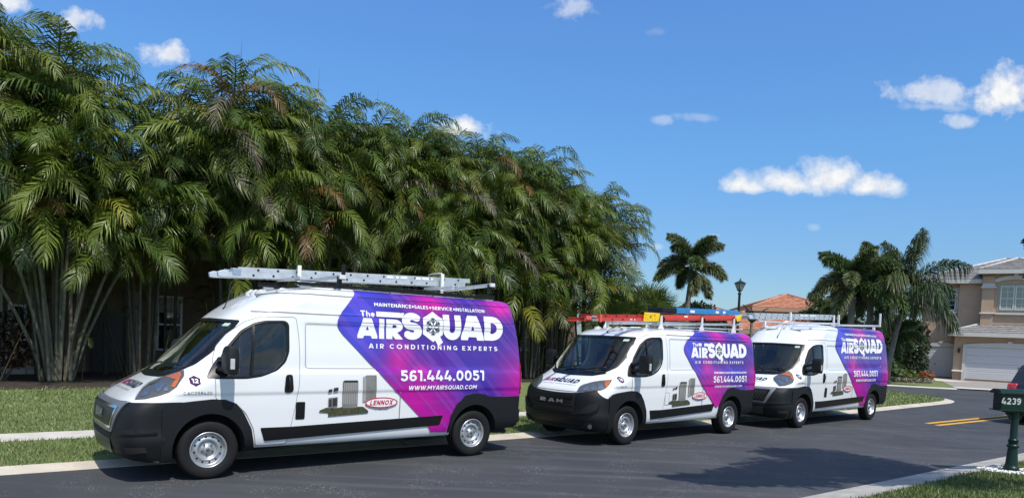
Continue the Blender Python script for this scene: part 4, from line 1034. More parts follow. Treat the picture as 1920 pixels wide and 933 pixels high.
# ------------------------------------------------------------------ ground, road, kerbs, walks
def offset_line(pts, d):
    P = [Vector(p) for p in pts]; out = []
    for i, p in enumerate(P):
        a = (P[i] - P[i - 1]).normalized() if i else None; b = (P[i + 1] - P[i]).normalized() if i < len(P) - 1 else None
        t = ((a or b) + (b or a)).normalized(); n = Vector((-t.y, t.x)); k = 1.0
        if a and b: k = 1 / max(.5, n.dot(Vector((-a.y, a.x))))
        out.append(p + n * d * k)
    return out
def resample(pts, step):
    P = [Vector(p) for p in pts]; out = [P[0]]
    for a, b in zip(P, P[1:]):
        n = max(1, int((b - a).length / step))
        for i in range(1, n + 1): out.append(a.lerp(b, i / n))
    return out
def strip3(name, pts, prof, m, parent=None, smooth=False):
    """sweep a profile [(offset to the left, z)] along a ground polyline"""
    L = [offset_line(pts, d) for d, z in prof]; V = []; F_ = []; k = len(prof); n = len(pts)
    for i in range(n):
        for j, (d, z) in enumerate(prof): V.append((L[j][i].x, L[j][i].y, z))
    for i in range(n - 1):
        for j in range(k - 1): F_.append((i * k + j, (i + 1) * k + j, (i + 1) * k + j + 1, i * k + j + 1))
    me = mesh_np(name, V, F_, smooth); b = bmesh.new(); b.from_mesh(me); bmesh.ops.recalc_face_normals(b, faces=b.faces)
    if sum(f.normal.z for f in b.faces) < 0: bmesh.ops.reverse_faces(b, faces=b.faces)
    b.to_mesh(me); b.free()
    return link(name, me, m, parent)
def flat(name, poly, z, m, sub=0):
    b = bmesh.new(); f = b.faces.new([b.verts.new((p[0], p[1], z)) for p in poly]); bmesh.ops.triangulate(b, faces=[f])
    b.normal_update()
    if sum(f.normal.z for f in b.faces) < 0: bmesh.ops.reverse_faces(b, faces=b.faces)
    me = bpy.data.meshes.new(name); b.to_mesh(me); b.free(); return link(name, me, m)

def asphalt_mat():
    m = mat('asphalt', (.058, .060, .068), .82, coords='Object'); nt = m.node_tree; b = nt.nodes['Principled BSDF']; L = nt.links; N = nt.nodes.new
    tc = N('ShaderNodeTexCoord'); 
    def noise(sc, det=4, st=None):
        n = N('ShaderNodeTexNoise'); n.inputs['Scale'].default_value = sc; n.inputs['Detail'].default_value = det
        if st:
            mp = N('ShaderNodeMapping'); mp.inputs['Scale'].default_value = st; mp.inputs['Rotation'].default_value = (0, 0, math.radians(-38)); L.new(tc.outputs['Object'], mp.inputs[0]); L.new(mp.outputs[0], n.inputs[0])
        else: L.new(tc.outputs['Object'], n.inputs[0])
        return n
    big = noise(.35, 5); fine = noise(90, 3); st = noise(1.0, 5, (.25, 3.0, 1)); vo = N('ShaderNodeTexVoronoi'); vo.inputs['Scale'].default_value = 34; L.new(tc.outputs['Object'], vo.inputs[0])
    sp = N('ShaderNodeMath'); sp.operation = 'LESS_THAN'; L.new(vo.outputs['Distance'], sp.inputs[0]); sp.inputs[1].default_value = .20
    gate = N('ShaderNodeMapRange'); gate.inputs[1].default_value = .50; gate.inputs[2].default_value = .60; L.new(noise(1.3, 3).outputs[0], gate.inputs[0])
    sp2 = N('ShaderNodeMath'); sp2.operation = 'MULTIPLY'; L.new(sp.outputs[0], sp2.inputs[0]); L.new(gate.outputs[0], sp2.inputs[1])
    sp3 = N('ShaderNodeMath'); sp3.operation = 'MULTIPLY'; L.new(sp2.outputs[0], sp3.inputs[0]); sp3.inputs[1].default_value = .6
    def mixn(fac, a, c2, lo, hi):
        mr = N('ShaderNodeMapRange'); mr.inputs[1].default_value = lo; mr.inputs[2].default_value = hi; L.new(fac, mr.inputs[0])
        n = N('ShaderNodeMix'); n.data_type = 'RGBA'; L.new(mr.outputs[0], n.inputs[0])
        if isinstance(a, tuple): n.inputs[6].default_value = (*a, 1)
        else: L.new(a, n.inputs[6])
        n.inputs[7].default_value = (*c2, 1); return n.outputs[2]
    c = mixn(big.outputs[0], (.033, .036, .041), (.053, .055, .059), .36, .64)
    c = mixn(st.outputs[0], c, (.080, .080, .081), .52, .78)
    c = mixn(fine.outputs[0], c, (.095, .096, .098), .58, .9)
    n = N('ShaderNodeMix'); n.data_type = 'RGBA'; L.new(sp3.outputs[0], n.inputs[0]); L.new(c, n.inputs[6]); n.inputs[7].default_value = (.5, .5, .48, 1); L.new(n.outputs[2], b.inputs['Base Color'])
    bp = N('ShaderNodeBump'); bp.inputs['Strength'].default_value = .5; bp.inputs['Distance'].default_value = .006; L.new(noise(140, 2).outputs[0], bp.inputs['Height']); L.new(bp.outputs[0], b.inputs['Normal'])
    return m
ASPH = asphalt_mat()
CONC = mat('kerb_concrete', (.52, .46, .37), .85, noise=.18, nscale=1.7, bump=.3, bscale=60)
CONC2 = mat('walk_concrete', (.55, .51, .44), .85, noise=.15, nscale=2.2, bump=.3, bscale=60)
JOINT = mat('joint_dark', (.10, .09, .075), .9)
LAWN = mat('lawn', (.10, .145, .035), .9, noise=1, nscale=3.5, col2=(.19, .22, .075), bump=.8, bscale=55)
SOIL = mat('ground_soil', (.07, .095, .03), .95, noise=.4, nscale=.4)
MULCH = mat('mulch', (.035, .024, .017), .95, noise=.5, nscale=9, bump=1.0, bscale=30)
YLINE = mat('yellow_line_paint', (.72, .38, .02), .6, noise=.12, nscale=6)
PAVER = mat('driveway_pavers', (.30, .27, .24), .85, noise=.3, nscale=5)

tag(flat('ground', [(-900, -700), (900, -700), (900, 1500), (-900, 1500)], -.05, SOIL), kind='structure')
FAR = [(-34, -13), (-20, -2), (-13, 3.5), (-6.17, 8.79), (-3, 11.22), (.21, 13.75), (3, 15.95), (6, 18.35), (9, 20.8), (11.57, 23.0), (13.94, 25.2), (15.8, 26.9), (17.2, 28.3), (18.0, 29.7), (18.25, 31.1), (18.0, 32.6), (17.2, 34.2), (14.5, 39), (10, 47), (4, 56)]
NEAR = [(-30, -17.6), (-10, -1.5), (3.99, 9.55), (5.82, 11.0), (7.26, 12.16), (10.48, 14.72), (20, 22.0), (32, 30), (50, 41)]
HS = [(9, 54), (14, 45.5), (17.6, 40.7), (20.1, 39.15), (22.6, 38.45), (25.2, 38.0), (29, 36.2), (36, 33.5), (50, 46)]
def curve2(pts): return smooth_poly([(p[0], p[1], 0) for p in pts], 5, False)
FARs = [Vector(p[:2]) for p in curve2(FAR)]; HSs = [Vector(p[:2]) for p in curve2(HS)]; NEARs = [Vector(p) for p in resample(NEAR, 2)]
rd = [tuple(p) for p in FARs] + [(9, 54)] + [tuple(p) for p in HSs[1:]] + [(50, 41)] + [tuple(p) for p in NEARs[::-1]]
tag(flat('road', rd, 0.0, ASPH), kind='structure')
tag(strip3('far_kerb', FARs, [(-.01, -.04), (-.01, .004), (.06, .012), (.30, .045), (.34, .05), (.34, -.04)], CONC), kind='structure')
tag(strip3('near_kerb', NEARs, [(.01, -.04), (.01, .004), (-.06, .006), (-.30, .025), (-.42, .075), (-.62, .095), (-.62, -.04)], mat('near_kerb_concrete', (.36, .34, .30), .85, noise=.25, nscale=2.5, bump=.3, bscale=60)), kind='structure')
tag(strip3('side_kerb', HSs[:45], [(-.01, -.04), (-.01, .004), (.30, .04), (.34, .05), (.34, -.04)], CONC2), kind='structure')
# joints across the kerbs and the walk
def joints(name, line, d0, d1, step, z, m, prof=None):
    V, F_ = [], []; acc = 0; P = resample(line, .5)
    A, B_ = offset_line(P, d0), offset_line(P, d1)
    for i in range(1, len(P)):
        acc += (P[i] - P[i - 1]).length
        if acc >= step:
            acc = 0; t = (P[i] - P[i - 1]).normalized() * .014; k = len(V)
            za, zb_ = z
            V += [(*(A[i] - t), za), (*(A[i] + t), za), (*(B_[i] + t), zb_), (*(B_[i] - t), zb_)]; F_.append((k, k + 1, k + 2, k + 3))
    return tag(link(name, mesh_np(name, V, F_), m), kind='structure')
joints('kerb_joints', FARs, .02, .31, 3.0, (.012, .052), JOINT)
joints('kerb_joints', NEARs, -.02, -.60, 3.0, (.014, .101), JOINT)
# lawns
inn = offset_line(FARs, .34)
lawn = [(p.x, p.y) for p in inn] + [(-10, 60), (-60, 30), (-60, -20)]
tag(flat('lawn', lawn, .045, LAWN), kind='structure')
nin = offset_line(NEARs, -.62)
tag(flat('lawn', [(p.x, p.y) for p in nin] + [(60, 20), (40, -30), (-30, -40)], .09, LAWN), kind='structure')
WL = [Vector((p.x, p.y)) for p in offset_line(FARs, 2.45) if p.x < 7.5 and p.y < 24]
tag(strip3('sidewalk', WL, [(0, .0), (0, .052), (.80, .056), (.80, .0)], CONC2), kind='structure')
joints('sidewalk_joints', WL, .01, .79, 1.5, (.0575, .0605), JOINT)
# yellow centre lines
for k, (a, b_) in enumerate((((11.38, 19.82), (16.2, 23.6)), ((11.42, 19.42), (14.65, 21.93)))):
    a, b_ = Vector(a), Vector(b_); t = (b_ - a).normalized(); a2 = a; b2 = b_ + (t * 20 if k == 0 else t * 2)
    n = Vector((-t.y, t.x)) * .075
    tag(flat('road_line', [tuple(a2 - n), tuple(b2 - n), tuple(b2 + n), tuple(a2 + n)], .005, YLINE), kind='structure')
# mulch bed along the palms
D1 = Vector((.783, .622)); N1 = Vector((-.622, .783)); P0 = Vector((-12.5, 21.0))
def HL(s, t=0): q = P0 + D1 * s + N1 * t; return q
bed = [HL(s, -2.3 + (1.0 if s > 6 else (s + 4) / 10) * .3 + .12 * math.sin(s * 1.7)) for s in np.arange(-10, 27, 1.0)] + [HL(s, 9) for s in (27, 10, -10)]
tag(flat('mulch_ground', [tuple(p) for p in bed], .052, MULCH), kind='structure')

# ------------------------------------------------------------------ foliage
def leaf_mat(name, rough=.42, trans=.22, spec=.5):
    m = bpy.data.materials.new(name); m.use_nodes = True; nt = m.node_tree; b = nt.nodes['Principled BSDF']; L = nt.links; N = nt.nodes.new
    at = N('ShaderNodeAttribute'); at.attribute_name = 'tone'; L.new(at.outputs['Color'], b.inputs['Base Color'])
    b.inputs['Roughness'].default_value = rough; b.inputs['Specular IOR Level'].default_value = spec
    tr = N('ShaderNodeBsdfTranslucent'); L.new(at.outputs['Color'], tr.inputs[0]); mx = N('ShaderNodeMixShader'); mx.inputs[0].default_value = trans
    out = nt.nodes['Material Output']; L.new(b.outputs[0], mx.inputs[1]); L.new(tr.outputs[0], mx.inputs[2]); L.new(mx.outputs[0], out.inputs[0]); return m
LEAF = leaf_mat('palm_leaf', .38, .25, .42); LEAF2 = leaf_mat('shrub_leaf', .5, .2, .4)
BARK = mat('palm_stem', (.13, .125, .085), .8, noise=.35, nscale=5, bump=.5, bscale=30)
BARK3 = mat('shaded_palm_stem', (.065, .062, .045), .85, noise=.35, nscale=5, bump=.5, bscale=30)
BARK2 = mat('grey_palm_trunk', (.17, .155, .13), .85, noise=.3, nscale=6, bump=.6, bscale=22)
rng = np.random.default_rng(5)

def areca_frond(th0, th1, L=2.3, n=30, width=.052, lmax=.70, seed=0, lift0=.22):
    """returns vertices, triangles of one feather frond, growing along +x"""
    r = np.random.default_rng(seed); S_ = 24; t = np.linspace(0, 1, S_)
    th = np.radians(th0 + (th1 - th0) * t ** 1.15); ds = L / (S_ - 1)
    px = np.concatenate([[0], np.cumsum(np.cos(th[:-1]) * ds)]); pz = np.concatenate([[0], np.cumsum(np.sin(th[:-1]) * ds)])
    V, T = [], []
    for i in range(0, S_ - 3, 3):          # rachis
        j = i + 3; w = .022 * (1 - t[i]) + .005; k = len(V); w2 = .022 * (1 - t[j]) + .005
        V += [(px[i], -w, pz[i]), (px[i], w, pz[i]), (px[j], -w2, pz[j]), (px[j], w2, pz[j]), (px[i], 0, pz[i] - w * 1.4), (px[j], 0, pz[j] - w2 * 1.4)]
        T += [(k, k + 1, k + 3), (k, k + 3, k + 2), (k + 4, k, k + 2), (k + 4, k + 2, k + 5)]
    for sd in (-1, 1):
        for j in range(n):
            u = .13 + .87 * (j + r.random() * .5) / n
            x = np.interp(u, t, px); z = np.interp(u, t, pz); a = np.interp(u, t, th)
            tang = np.array([math.cos(a), 0, math.sin(a)]); up = np.array([-math.sin(a), 0, math.cos(a)])
            l = lmax * (math.sin(PI * min(1, .16 + u * .84)) ** .55) * (.88 + .24 * r.random())
            fw = math.radians(32 + 28 * u + r.normal() * 5)
            d = np.array([0, sd, 0]) * math.cos(fw) + tang * math.sin(fw) + up * (lift0 + r.normal() * .12); d /= np.linalg.norm(d)
            b0 = np.array([x, 0, z]); g = np.array([0, 0, -1.0])
            p1 = b0 + d * l * .5 + g * l * .08; p2 = b0 + d * l * .86 + g * l * (.42 + .15 * r.random())
            w = tang * width * .5 * (1 + .1 * r.normal())
            k = len(V); V += [tuple(b0 - w * .6), tuple(b0 + w * .6), tuple(p1 - w), tuple(p1 + w), tuple(p2)]
            T += [(k, k + 1, k + 3), (k, k + 3, k + 2), (k + 2, k + 3, k + 4)]
    return np.array(V, np.float32), np.array(T, np.int32)
AF = [areca_frond(a, b_, L, seed=i) for i, (a, b_, L) in enumerate(((72, -48, 2.4), (70, -62, 2.7), (62, -80, 2.8), (50, -88, 2.8), (34, -95, 2.6), (10, -95, 2.4), (68, -66, 2.7), (42, -90, 2.9), (-10, -92, 2.2)))]
def fox_frond(th0, th1, L=2.2, n=760, lmax=.48, width=.040, rad=1.0, seed=0, hang=.25):
    r = np.random.default_rng(seed); S_ = 20; t = np.linspace(0, 1, S_); th = np.radians(th0 + (th1 - th0) * t ** 1.2); ds = L / (S_ - 1)
    px = np.concatenate([[0], np.cumsum(np.cos(th[:-1]) * ds)]); pz = np.concatenate([[0], np.cumsum(np.sin(th[:-1]) * ds)]); V, T = [], []
    for i in range(S_ - 1):
        w, w2 = .03 * (1 - t[i]) + .006, .03 * (1 - t[i + 1]) + .006; k = len(V)
        V += [(px[i], -w, pz[i]), (px[i], w, pz[i]), (px[i + 1], -w2, pz[i + 1]), (px[i + 1], w2, pz[i + 1])]; T += [(k, k + 1, k + 3), (k, k + 3, k + 2)]
    for j in range(n):
        u = .16 + .84 * r.random(); x = np.interp(u, t, px); z = np.interp(u, t, pz); a = np.interp(u, t, th)
        tang = np.array([math.cos(a), 0, math.sin(a)]); up = np.array([-math.sin(a), 0, math.cos(a)]); ph = r.random() * 2 * PI
        rd_ = np.array([0, math.cos(ph), 0]) + up * math.sin(ph); l = lmax * (.55 + .6 * math.sin(PI * min(1, .15 + u * .85))) * (.8 + .3 * r.random())
        d = rd_ * rad + tang * .75; d /= np.linalg.norm(d); b0 = np.array([x, 0, z]); p1 = b0 + d * l * .55; p2 = b0 + d * l + np.array([0, 0, -1]) * l * hang
        w = np.cross(d, r.normal(size=3)); w = w / (np.linalg.norm(w) + 1e-6) * width * .5; k = len(V)
        V += [tuple(b0 - w * .5), tuple(b0 + w * .5), tuple(p1 - w), tuple(p1 + w), tuple(p2)]; T += [(k, k + 1, k + 3), (k, k + 3, k + 2), (k + 2, k + 3, k + 4)]
    return np.array(V, np.float32), np.array(T, np.int32)
FF = [fox_frond(a, b_, seed=i) for i, (a, b_) in enumerate(((85, 10), (70, -20), (52, -50), (32, -75), (8, -88)))]
QF = [fox_frond(a, b_, 3.4, 300, .75, .045, .8, 20 + i, 1.0) for i, (a, b_) in enumerate(((86, 35), (72, -20), (58, -60), (35, -80), (5, -88)))]
class Leaves:
    def __init__(s): s.V, s.T, s.C, s.n = [], [], [], 0
    def add(s, proto, loc, az, tilt=0.0, scale=1.0, col=(.05, .09, .02), roll=0.0, cj=.12):
        V, T = proto; ca, sa = math.cos(az), math.sin(az)
        v = V * scale
        if roll: c_, s_ = math.cos(roll), math.sin(roll); v = np.stack([v[:, 0], v[:, 1] * c_ - v[:, 2] * s_, v[:, 1] * s_ + v[:, 2] * c_], 1)
        if tilt: c_, s_ = math.cos(tilt), math.sin(tilt); v = np.stack([v[:, 0] * c_ - v[:, 2] * s_, v[:, 1], v[:, 0] * s_ + v[:, 2] * c_], 1)
        w = np.stack([v[:, 0] * ca - v[:, 1] * sa + loc[0], v[:, 0] * sa + v[:, 1] * ca + loc[1], v[:, 2] + loc[2]], 1)
        s.V.append(w); s.T.append(T + s.n); s.n += len(V)
        k = 1 + rng.normal(0, cj * .4); c = np.ones((len(V), 4), np.float32); c[:, :3] = np.array(col) * k
        c[:, :3] *= (1 + rng.normal(0, cj, (len(V), 1)) * .5); s.C.append(c)
    def tris(s, V, T, col):
        s.V.append(V); s.T.append(T + s.n); s.n += len(V); c = np.ones((len(V), 4), np.float32); c[:, :3] = col; s.C.append(c)
    def build(s, name, m, parent):
        me = fast_mesh(name, np.concatenate(s.V), np.concatenate(s.T), 3, False, None, np.clip(np.concatenate(s.C), .004, 1)); me.materials.append(m)
        o = bpy.data.objects.new(name, me); COL.objects.link(o); o.parent = parent; return o
GREENS = [(.096, .150, .022), (.078, .126, .024), (.124, .172, .024), (.060, .102, .026), (.150, .190, .030), (.108, .132, .036)]
def pick_green():
    q = rng.random()
    if q < .05: return (.25, .25, .035)        # yellowing
    if q < .17: return (.17, .22, .035)
    if q < .205: return (.20, .12, .04)      # dry
    if q < .235: return (.17, .15, .105)     # grey dead
    return GREENS[int(rng.integers(len(GREENS)))]
def ringed_stem(pts, r0, r1, parent, m, name='stem', seg=7, ring=.16):
    P = [Vector(p) for p in pts]; L = sum((b_ - a).length for a, b_ in zip(P, P[1:])); n = max(10, int(L / ring * 2)); Q = []; R = []
    for i in range(n + 1):
        t = i / n; k = min(len(P) - 2, int(t * (len(P) - 1))); f = t * (len(P) - 1) - k; Q.append(P[k].lerp(P[k + 1], f)); R.append((r0 + (r1 - r0) * t) * (1.0 if i % 2 else 1.10))
    mb = MB(); mb.tube(Q, R, seg); return mb.build(name, m, parent)

def areca_clump(i, s, t, top, nst, spread, label, low=4.2, thin=6, back=False):
    p = HL(s, t); root = empty('areca_palm', label, 'palm', (p.x, p.y, .05), 0, 'areca palms in the tall hedge behind the vans')
    lv = Leaves(); r = np.random.default_rng(100 + i); heads = nst if back else nst + 7
    for k in range(heads):
        az = 2.399 * k + r.random() * .5; rb = .12 + .38 * r.random(); q = math.sqrt((k + .5) / heads); rh = spread * q * (.85 + .3 * r.random())
        hz = top - 1.55 - (top - 1.55 - low) * (q ** 1.7) * (.55 + .5 * r.random())
        if not back and k >= nst: az = -2.16 + r.normal() * .75; rh = spread * (.8 + .3 * r.random()); hz = low - .1 + (top - 2.4 - low) * r.random() * .8     # heads leaning out towards the street
        b0 = Vector((rb * math.cos(az), rb * math.sin(az), 0)); h = Vector((rh * math.cos(az), rh * math.sin(az), hz)); mid = b0.lerp(h, .5) + Vector((-math.cos(az), -math.sin(az), 0)) * .12 * rh
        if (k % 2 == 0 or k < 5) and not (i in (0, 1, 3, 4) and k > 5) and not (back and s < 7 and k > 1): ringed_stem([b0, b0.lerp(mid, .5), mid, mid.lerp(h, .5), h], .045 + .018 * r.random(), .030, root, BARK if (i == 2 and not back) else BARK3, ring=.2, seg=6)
        nf = 9 if not back else 6
        for f in range(nf):
            a2 = az + 2.4 * f + r.normal() * .3
            pr = AF[([0, 1, 6, 2, 7, 3, 4, 5, 8] if nf == 9 else [0, 6, 2, 3, 4, 5])[f]]
            c = pick_green() if f > 1 else GREENS[int(r.integers(len(GREENS)))]
            if r.random() < .04 and f < 4: c = (.15, .18, .02)
            if i in (5, 6, 7) and not back and k in (4, 7) and f in (4,): c = (.45, .17, .03)
            lv.add(pr, h + Vector((0, 0, -.10 * f)), a2, tilt=r.normal() * .12, scale=(.80 + .28 * r.random()), col=c, roll=r.normal() * .35)
    if i == 2:      # stems that splay well out over the mulch
        for (ax, ay, az_) in ((-1.9, -.3, 3.6), (-1.3, -.8, 4.0), (-.7, -.9, 4.2), (.1, -1.0, 4.3), (.8, -.9, 4.1), (1.5, -.5, 4.2), (1.9, .1, 4.0), (1.1, .6, 4.4)):
            a_, b_ = Vector((ax * D1.x - ay * D1.y, ax * D1.y + ay * D1.x, 0)), 0
            ringed_stem([a_ * .18, a_ * .35 + Vector((0, 0, az_ * .3)), a_ * .65 + Vector((0, 0, az_ * .65)), a_ + Vector((0, 0, az_))], .055, .04, root, BARK, ring=.2, seg=7)
            for f in range(6): lv.add(AF[[6, 2, 3, 4, 5, 8][f]], a_ + Vector((0, 0, az_)), 2.4 * f + ax, scale=.8, col=pick_green(), roll=r.normal() * .3)
    for k in range(thin):     # young canes and dry sheaths at the foot
        a = r.random() * 2 * PI; q = Vector((.7 * r.random() * math.cos(a), .7 * r.random() * math.sin(a), 0)); tp = q * (1.5 + r.random()) + Vector((0, 0, 1.0 + 2.2 * r.random()))
        n_ = 10; zz = np.linspace(0, 1, n_); V = []; T = []
        for j in range(n_ - 1):
            A = q.lerp(tp, zz[j]); B_ = q.lerp(tp, zz[j + 1]); w = .012; kx = len(V)
            V += [(A.x - w, A.y, A.z), (A.x + w, A.y, A.z), (B_.x - w, B_.y, B_.z), (B_.x + w, B_.y, B_.z), (A.x, A.y + w, A.z), (B_.x, B_.y + w, B_.z)]; T += [(kx, kx + 1, kx + 3), (kx, kx + 3, kx + 2), (kx + 4, kx, kx + 2), (kx + 4, kx + 2, kx + 5)]
        lv.tris(np.array(V, np.float32), np.array(T, np.int32), np.array((.13, .12, .05)))
        if r.random() < .5: lv.add(AF[int(r.integers(3))], tp, a, scale=.45, col=(.07, .10, .03))
    if not back and r.random() < .3:      # unopened spear standing above the crown
        sp_ = Vector((r.normal() * .3, r.normal() * .3, top - 1.9)); w = .02; hgt = 1.9 + .6 * r.random()
        V = np.array([(sp_.x - w, sp_.y, sp_.z), (sp_.x + w, sp_.y, sp_.z), (sp_.x + .05, sp_.y, sp_.z + hgt), (sp_.x, sp_.y + w, sp_.z)], np.float32); lv.tris(V, np.array([(0, 1, 2), (1, 3, 2), (3, 0, 2)], np.int32), np.array((.05, .06, .03)))
    lv.build('crown', LEAF, root); return root, lv

def blob_leaves(lv, c, rad, n, size, cols, flat_=.0, shell=.55):
    """leaf-sized faces spread through an ellipsoid"""
    c = np.array(c); rad = np.array(rad); d = rng.normal(size=(n, 3)); d /= np.linalg.norm(d, axis=1)[:, None]
    q = (shell + (1 - shell) * rng.random(n) ** .6)[:, None]; lump = 1 + .18 * np.sin(d[:, :1] * 7 + 1) * np.cos(d[:, 1:2] * 6) + .1 * np.sin(d[:, 2:3] * 11)
    P = c + d * rad * q * lump; a = rng.normal(size=(n, 3)); a /= np.linalg.norm(a, axis=1)[:, None]; a[:, 2] -= .2
    b_ = np.cross(a, d + rng.normal(size=(n, 3)) * .6); b_ /= np.linalg.norm(b_, axis=1)[:, None] + 1e-9
    s_ = size * (.6 + .8 * rng.random((n, 1))); V = np.stack([P - a * s_, P + b_ * s_ * .42, P + a * s_, P - b_ * s_ * .42], 1).reshape(-1, 3).astype(np.float32)
    k = np.arange(n)[:, None] * 4; T = np.concatenate([k + np.array([[0, 1, 2]]), k + np.array([[0, 2, 3]])]).astype(np.int32)
    cc = np.array(cols)[rng.integers(len(cols), size=n)] * (1 + .2 * rng.normal(size=(n, 1))); C = np.ones((n * 4, 4), np.float32); C[:, :3] = np.repeat(cc, 4, 0)
    lv.V.append(V); lv.T.append(T + lv.n); lv.n += len(V); lv.C.append(C)
def shrub(name, label, loc, blobs, size, cols, n, cat='shrub', group=None, stem=True):
    root = empty(name, label, cat, loc, 0, group); lv = Leaves()
    for (c, r_) in blobs: blob_leaves(lv, c, r_, n, size, cols)
    lv.build('foliage', LEAF2, root)
    if stem:
        mb = MB()
        for (c, r_) in blobs: mb.tube([(c[0] * .3, c[1] * .3, 0), (c[0] * .8, c[1] * .8, c[2] * .6), (c[0], c[1], c[2])], [.04, .025, .012], 6)
        mb.build('stem', BARK2, root)
    return root
def foxtail(label, x, y, h, lean, sc, az0, group, protos=None, nf=12, trunk=(.17, .12), cols=GREENS, shaft=True):
    root = empty('foxtail_palm' if protos is None else 'feather_palm', label, 'palm', (x, y, .05), 0, group); P = protos or FF
    top = Vector((lean[0], lean[1], h)); ringed_stem([(0, 0, 0), (lean[0] * .2, lean[1] * .2, h * .35), (lean[0] * .55, lean[1] * .55, h * .7), tuple(top)], trunk[0], trunk[1], root, BARK2, 'trunk', 14, .13)
    if shaft:
        mb = MB(); mb.tube([top, top + Vector((0, 0, .35)), top + Vector((0, 0, .8))], [trunk[1] * 1.15, trunk[1] * .95, trunk[1] * .45], 12); mb.build('crown_shaft', mat('crown_shaft_green', (.09, .13, .04), .5), root)
    lv = Leaves()
    for f in range(nf):
        k = min(4, int(f / nf * 5)); a = az0 + 2.4 * f + rng.normal() * .2
        lv.add(P[k], top + Vector((0, 0, .75 - .045 * f)), a, tilt=rng.normal() * .08, scale=sc * (.92 + .16 * rng.random()), col=cols[int(rng.integers(len(cols)))], cj=.3)
    lv.build('crown', LEAF, root); return root

# tall areca hedge: (s, t, top height)
tops = pchip([-6, -4.2, -2.9, -1.5, 0, .7, 1.6, 2.4, 3.4, 4.6, 6.7, 8.7, 11, 13.7, 15.4, 18.3, 20.5, 23], [12, 11.9, 11.3, 10.4, 10.4, 9.7, 8.2, 8.2, 10.2, 11.0, 10.6, 10.5, 10.8, 10.4, 10.6, 10.3, 9.7, 7])
front = [(-4.2, 0), (-2.4, .2), (-.5, -.1), (1.7, .3), (4.2, -.1), (5.7, .2), (7.1, -.2), (8.8, .2), (10.4, -.1), (12.0, .2), (13.6, -.2), (15.2, .1), (16.8, -.1), (18.6, .2), (20.3, -.1)]
AL = ['areca palm clump at the left edge of the photo, fronds hanging over the dark shrub', 'areca palm clump second from the left edge, tallest crown against the sky', 'areca palm clump with pale splayed stems in the mulch left of the front van',
      'areca palm clump behind the nose of the front van, yellowish upper fronds', 'areca palm clump rising above the windshield of the front van', 'areca palm clump above the cab roof of the front van', 'areca palm clump above the first ladder post of the front van',
      'areca palm clump above the middle of the aluminium ladder', 'areca palm clump with orange dry fronds behind the ladder of the front van', 'areca palm clump above the logo of the front van', 'areca palm clump above the rear roof edge of the front van', 'areca palm clump above the gap between front and middle van, left of the gap',
      'areca palm clump with bare dark stems showing between front and middle van', 'areca palm clump above the nose of the middle van', 'areca palm clump above the cab of the middle van', 'areca palm clump ending the hedge on the right, above the red ladder tip']
for i, (s_, t_) in enumerate(front):
    big = i == 2
    r_, lv_ = areca_clump(i, s_, t_ + (.2 if big else 0), float(tops(s_)) - (.35 if i % 2 else -.05) + .15 * rng.normal(), 13, 1.8 if i < 15 else 1.5, AL[i], low=4.5 if i < 12 else 3.4, thin=26 if big else 12)
back_s = [-5, -2.9, -.6, 1.2, 3.0, 4.8, 6.6, 8.2, 9.8, 11.4, 13, 14.6, 16.2, 17.8, 19.4]
for j, s_ in enumerate(back_s):
    areca_clump(40 + j, s_, 2.3 + .3 * math.sin(j * 2), (8.0 if 0 < s_ < 3.6 else float(tops(s_)) - .25 - .3 * (j % 2)), 12, 1.7, 'areca palm clump in the shaded back row of the hedge, only its crown top showing', low=4.0 if j > 3 else 4.6, thin=6, back=True)
# coloured dry fronds hanging in front (orange / brown) belong to the ninth clump
# ------------------------------------------------------------------ fan palm, foxtail palms, shrubs
def fan_leaf(seed=0, R=1.0):
    r = np.random.default_rng(seed); V, T = [], []
    for k in range(34):
        a = math.radians(-125 + 250 * k / 33); d = np.array([math.cos(a), math.sin(a), .18 * math.cos(a * 2)]); l = R * (.8 + .25 * r.random()) * (1 - .2 * abs(a) / 2.2)
        side = np.array([-math.sin(a), math.cos(a), 0]) * .030; p1 = d * l * .6; p2 = d * l + np.array([0, 0, -.22 * l * r.random() - .05]); kx = len(V)
        V += [(0, 0, 0), tuple(p1 - side), tuple(p1 + side), tuple(p2)]; T += [(kx, kx + 1, kx + 2), (kx + 1, kx + 3, kx + 2)]
    k = len(V); V += [(0, .012, 0), (0, -.012, 0), (-.9, 0, -.25)]; T.append((k, k + 1, k + 2)); return np.array(V, np.float32), np.array(T, np.int32)
FAN = [fan_leaf(i) for i in range(3)]
fr = empty('fan_palm', 'bright green fan palm with stiff pleated leaves behind the middle van', 'palm', (6.2, 33.5, .05)); lv = Leaves()
ringed_stem([(0, 0, 0), (.05, 0, 1.2), (0, 0, 2.5)], .16, .13, fr, BARK2, 'trunk', 10)
for k in range(46):
    a = 2.4 * k; el = math.radians(78 - 95 * (k / 46)); d = Vector((math.cos(a) * math.cos(el), math.sin(a) * math.cos(el), math.sin(el)))
    lv.add(FAN[k % 3], Vector((0, 0, 2.6)) + d * 1.05, a, tilt=el, scale=.95 + .2 * rng.random(), col=[(.12, .17, .035), (.09, .14, .03), (.15, .19, .05)][k % 3], roll=rng.normal() * .6)
lv.build('crown', LEAF, fr)
f2 = empty('fan_palm', 'second fan palm, half hidden by the hedge end above the middle van', 'palm', (4.6, 32.0, .05)); lv = Leaves()
ringed_stem([(0, 0, 0), (.05, 0, 1.2), (0, 0, 2.2)], .16, .13, f2, BARK2, 'trunk', 10)
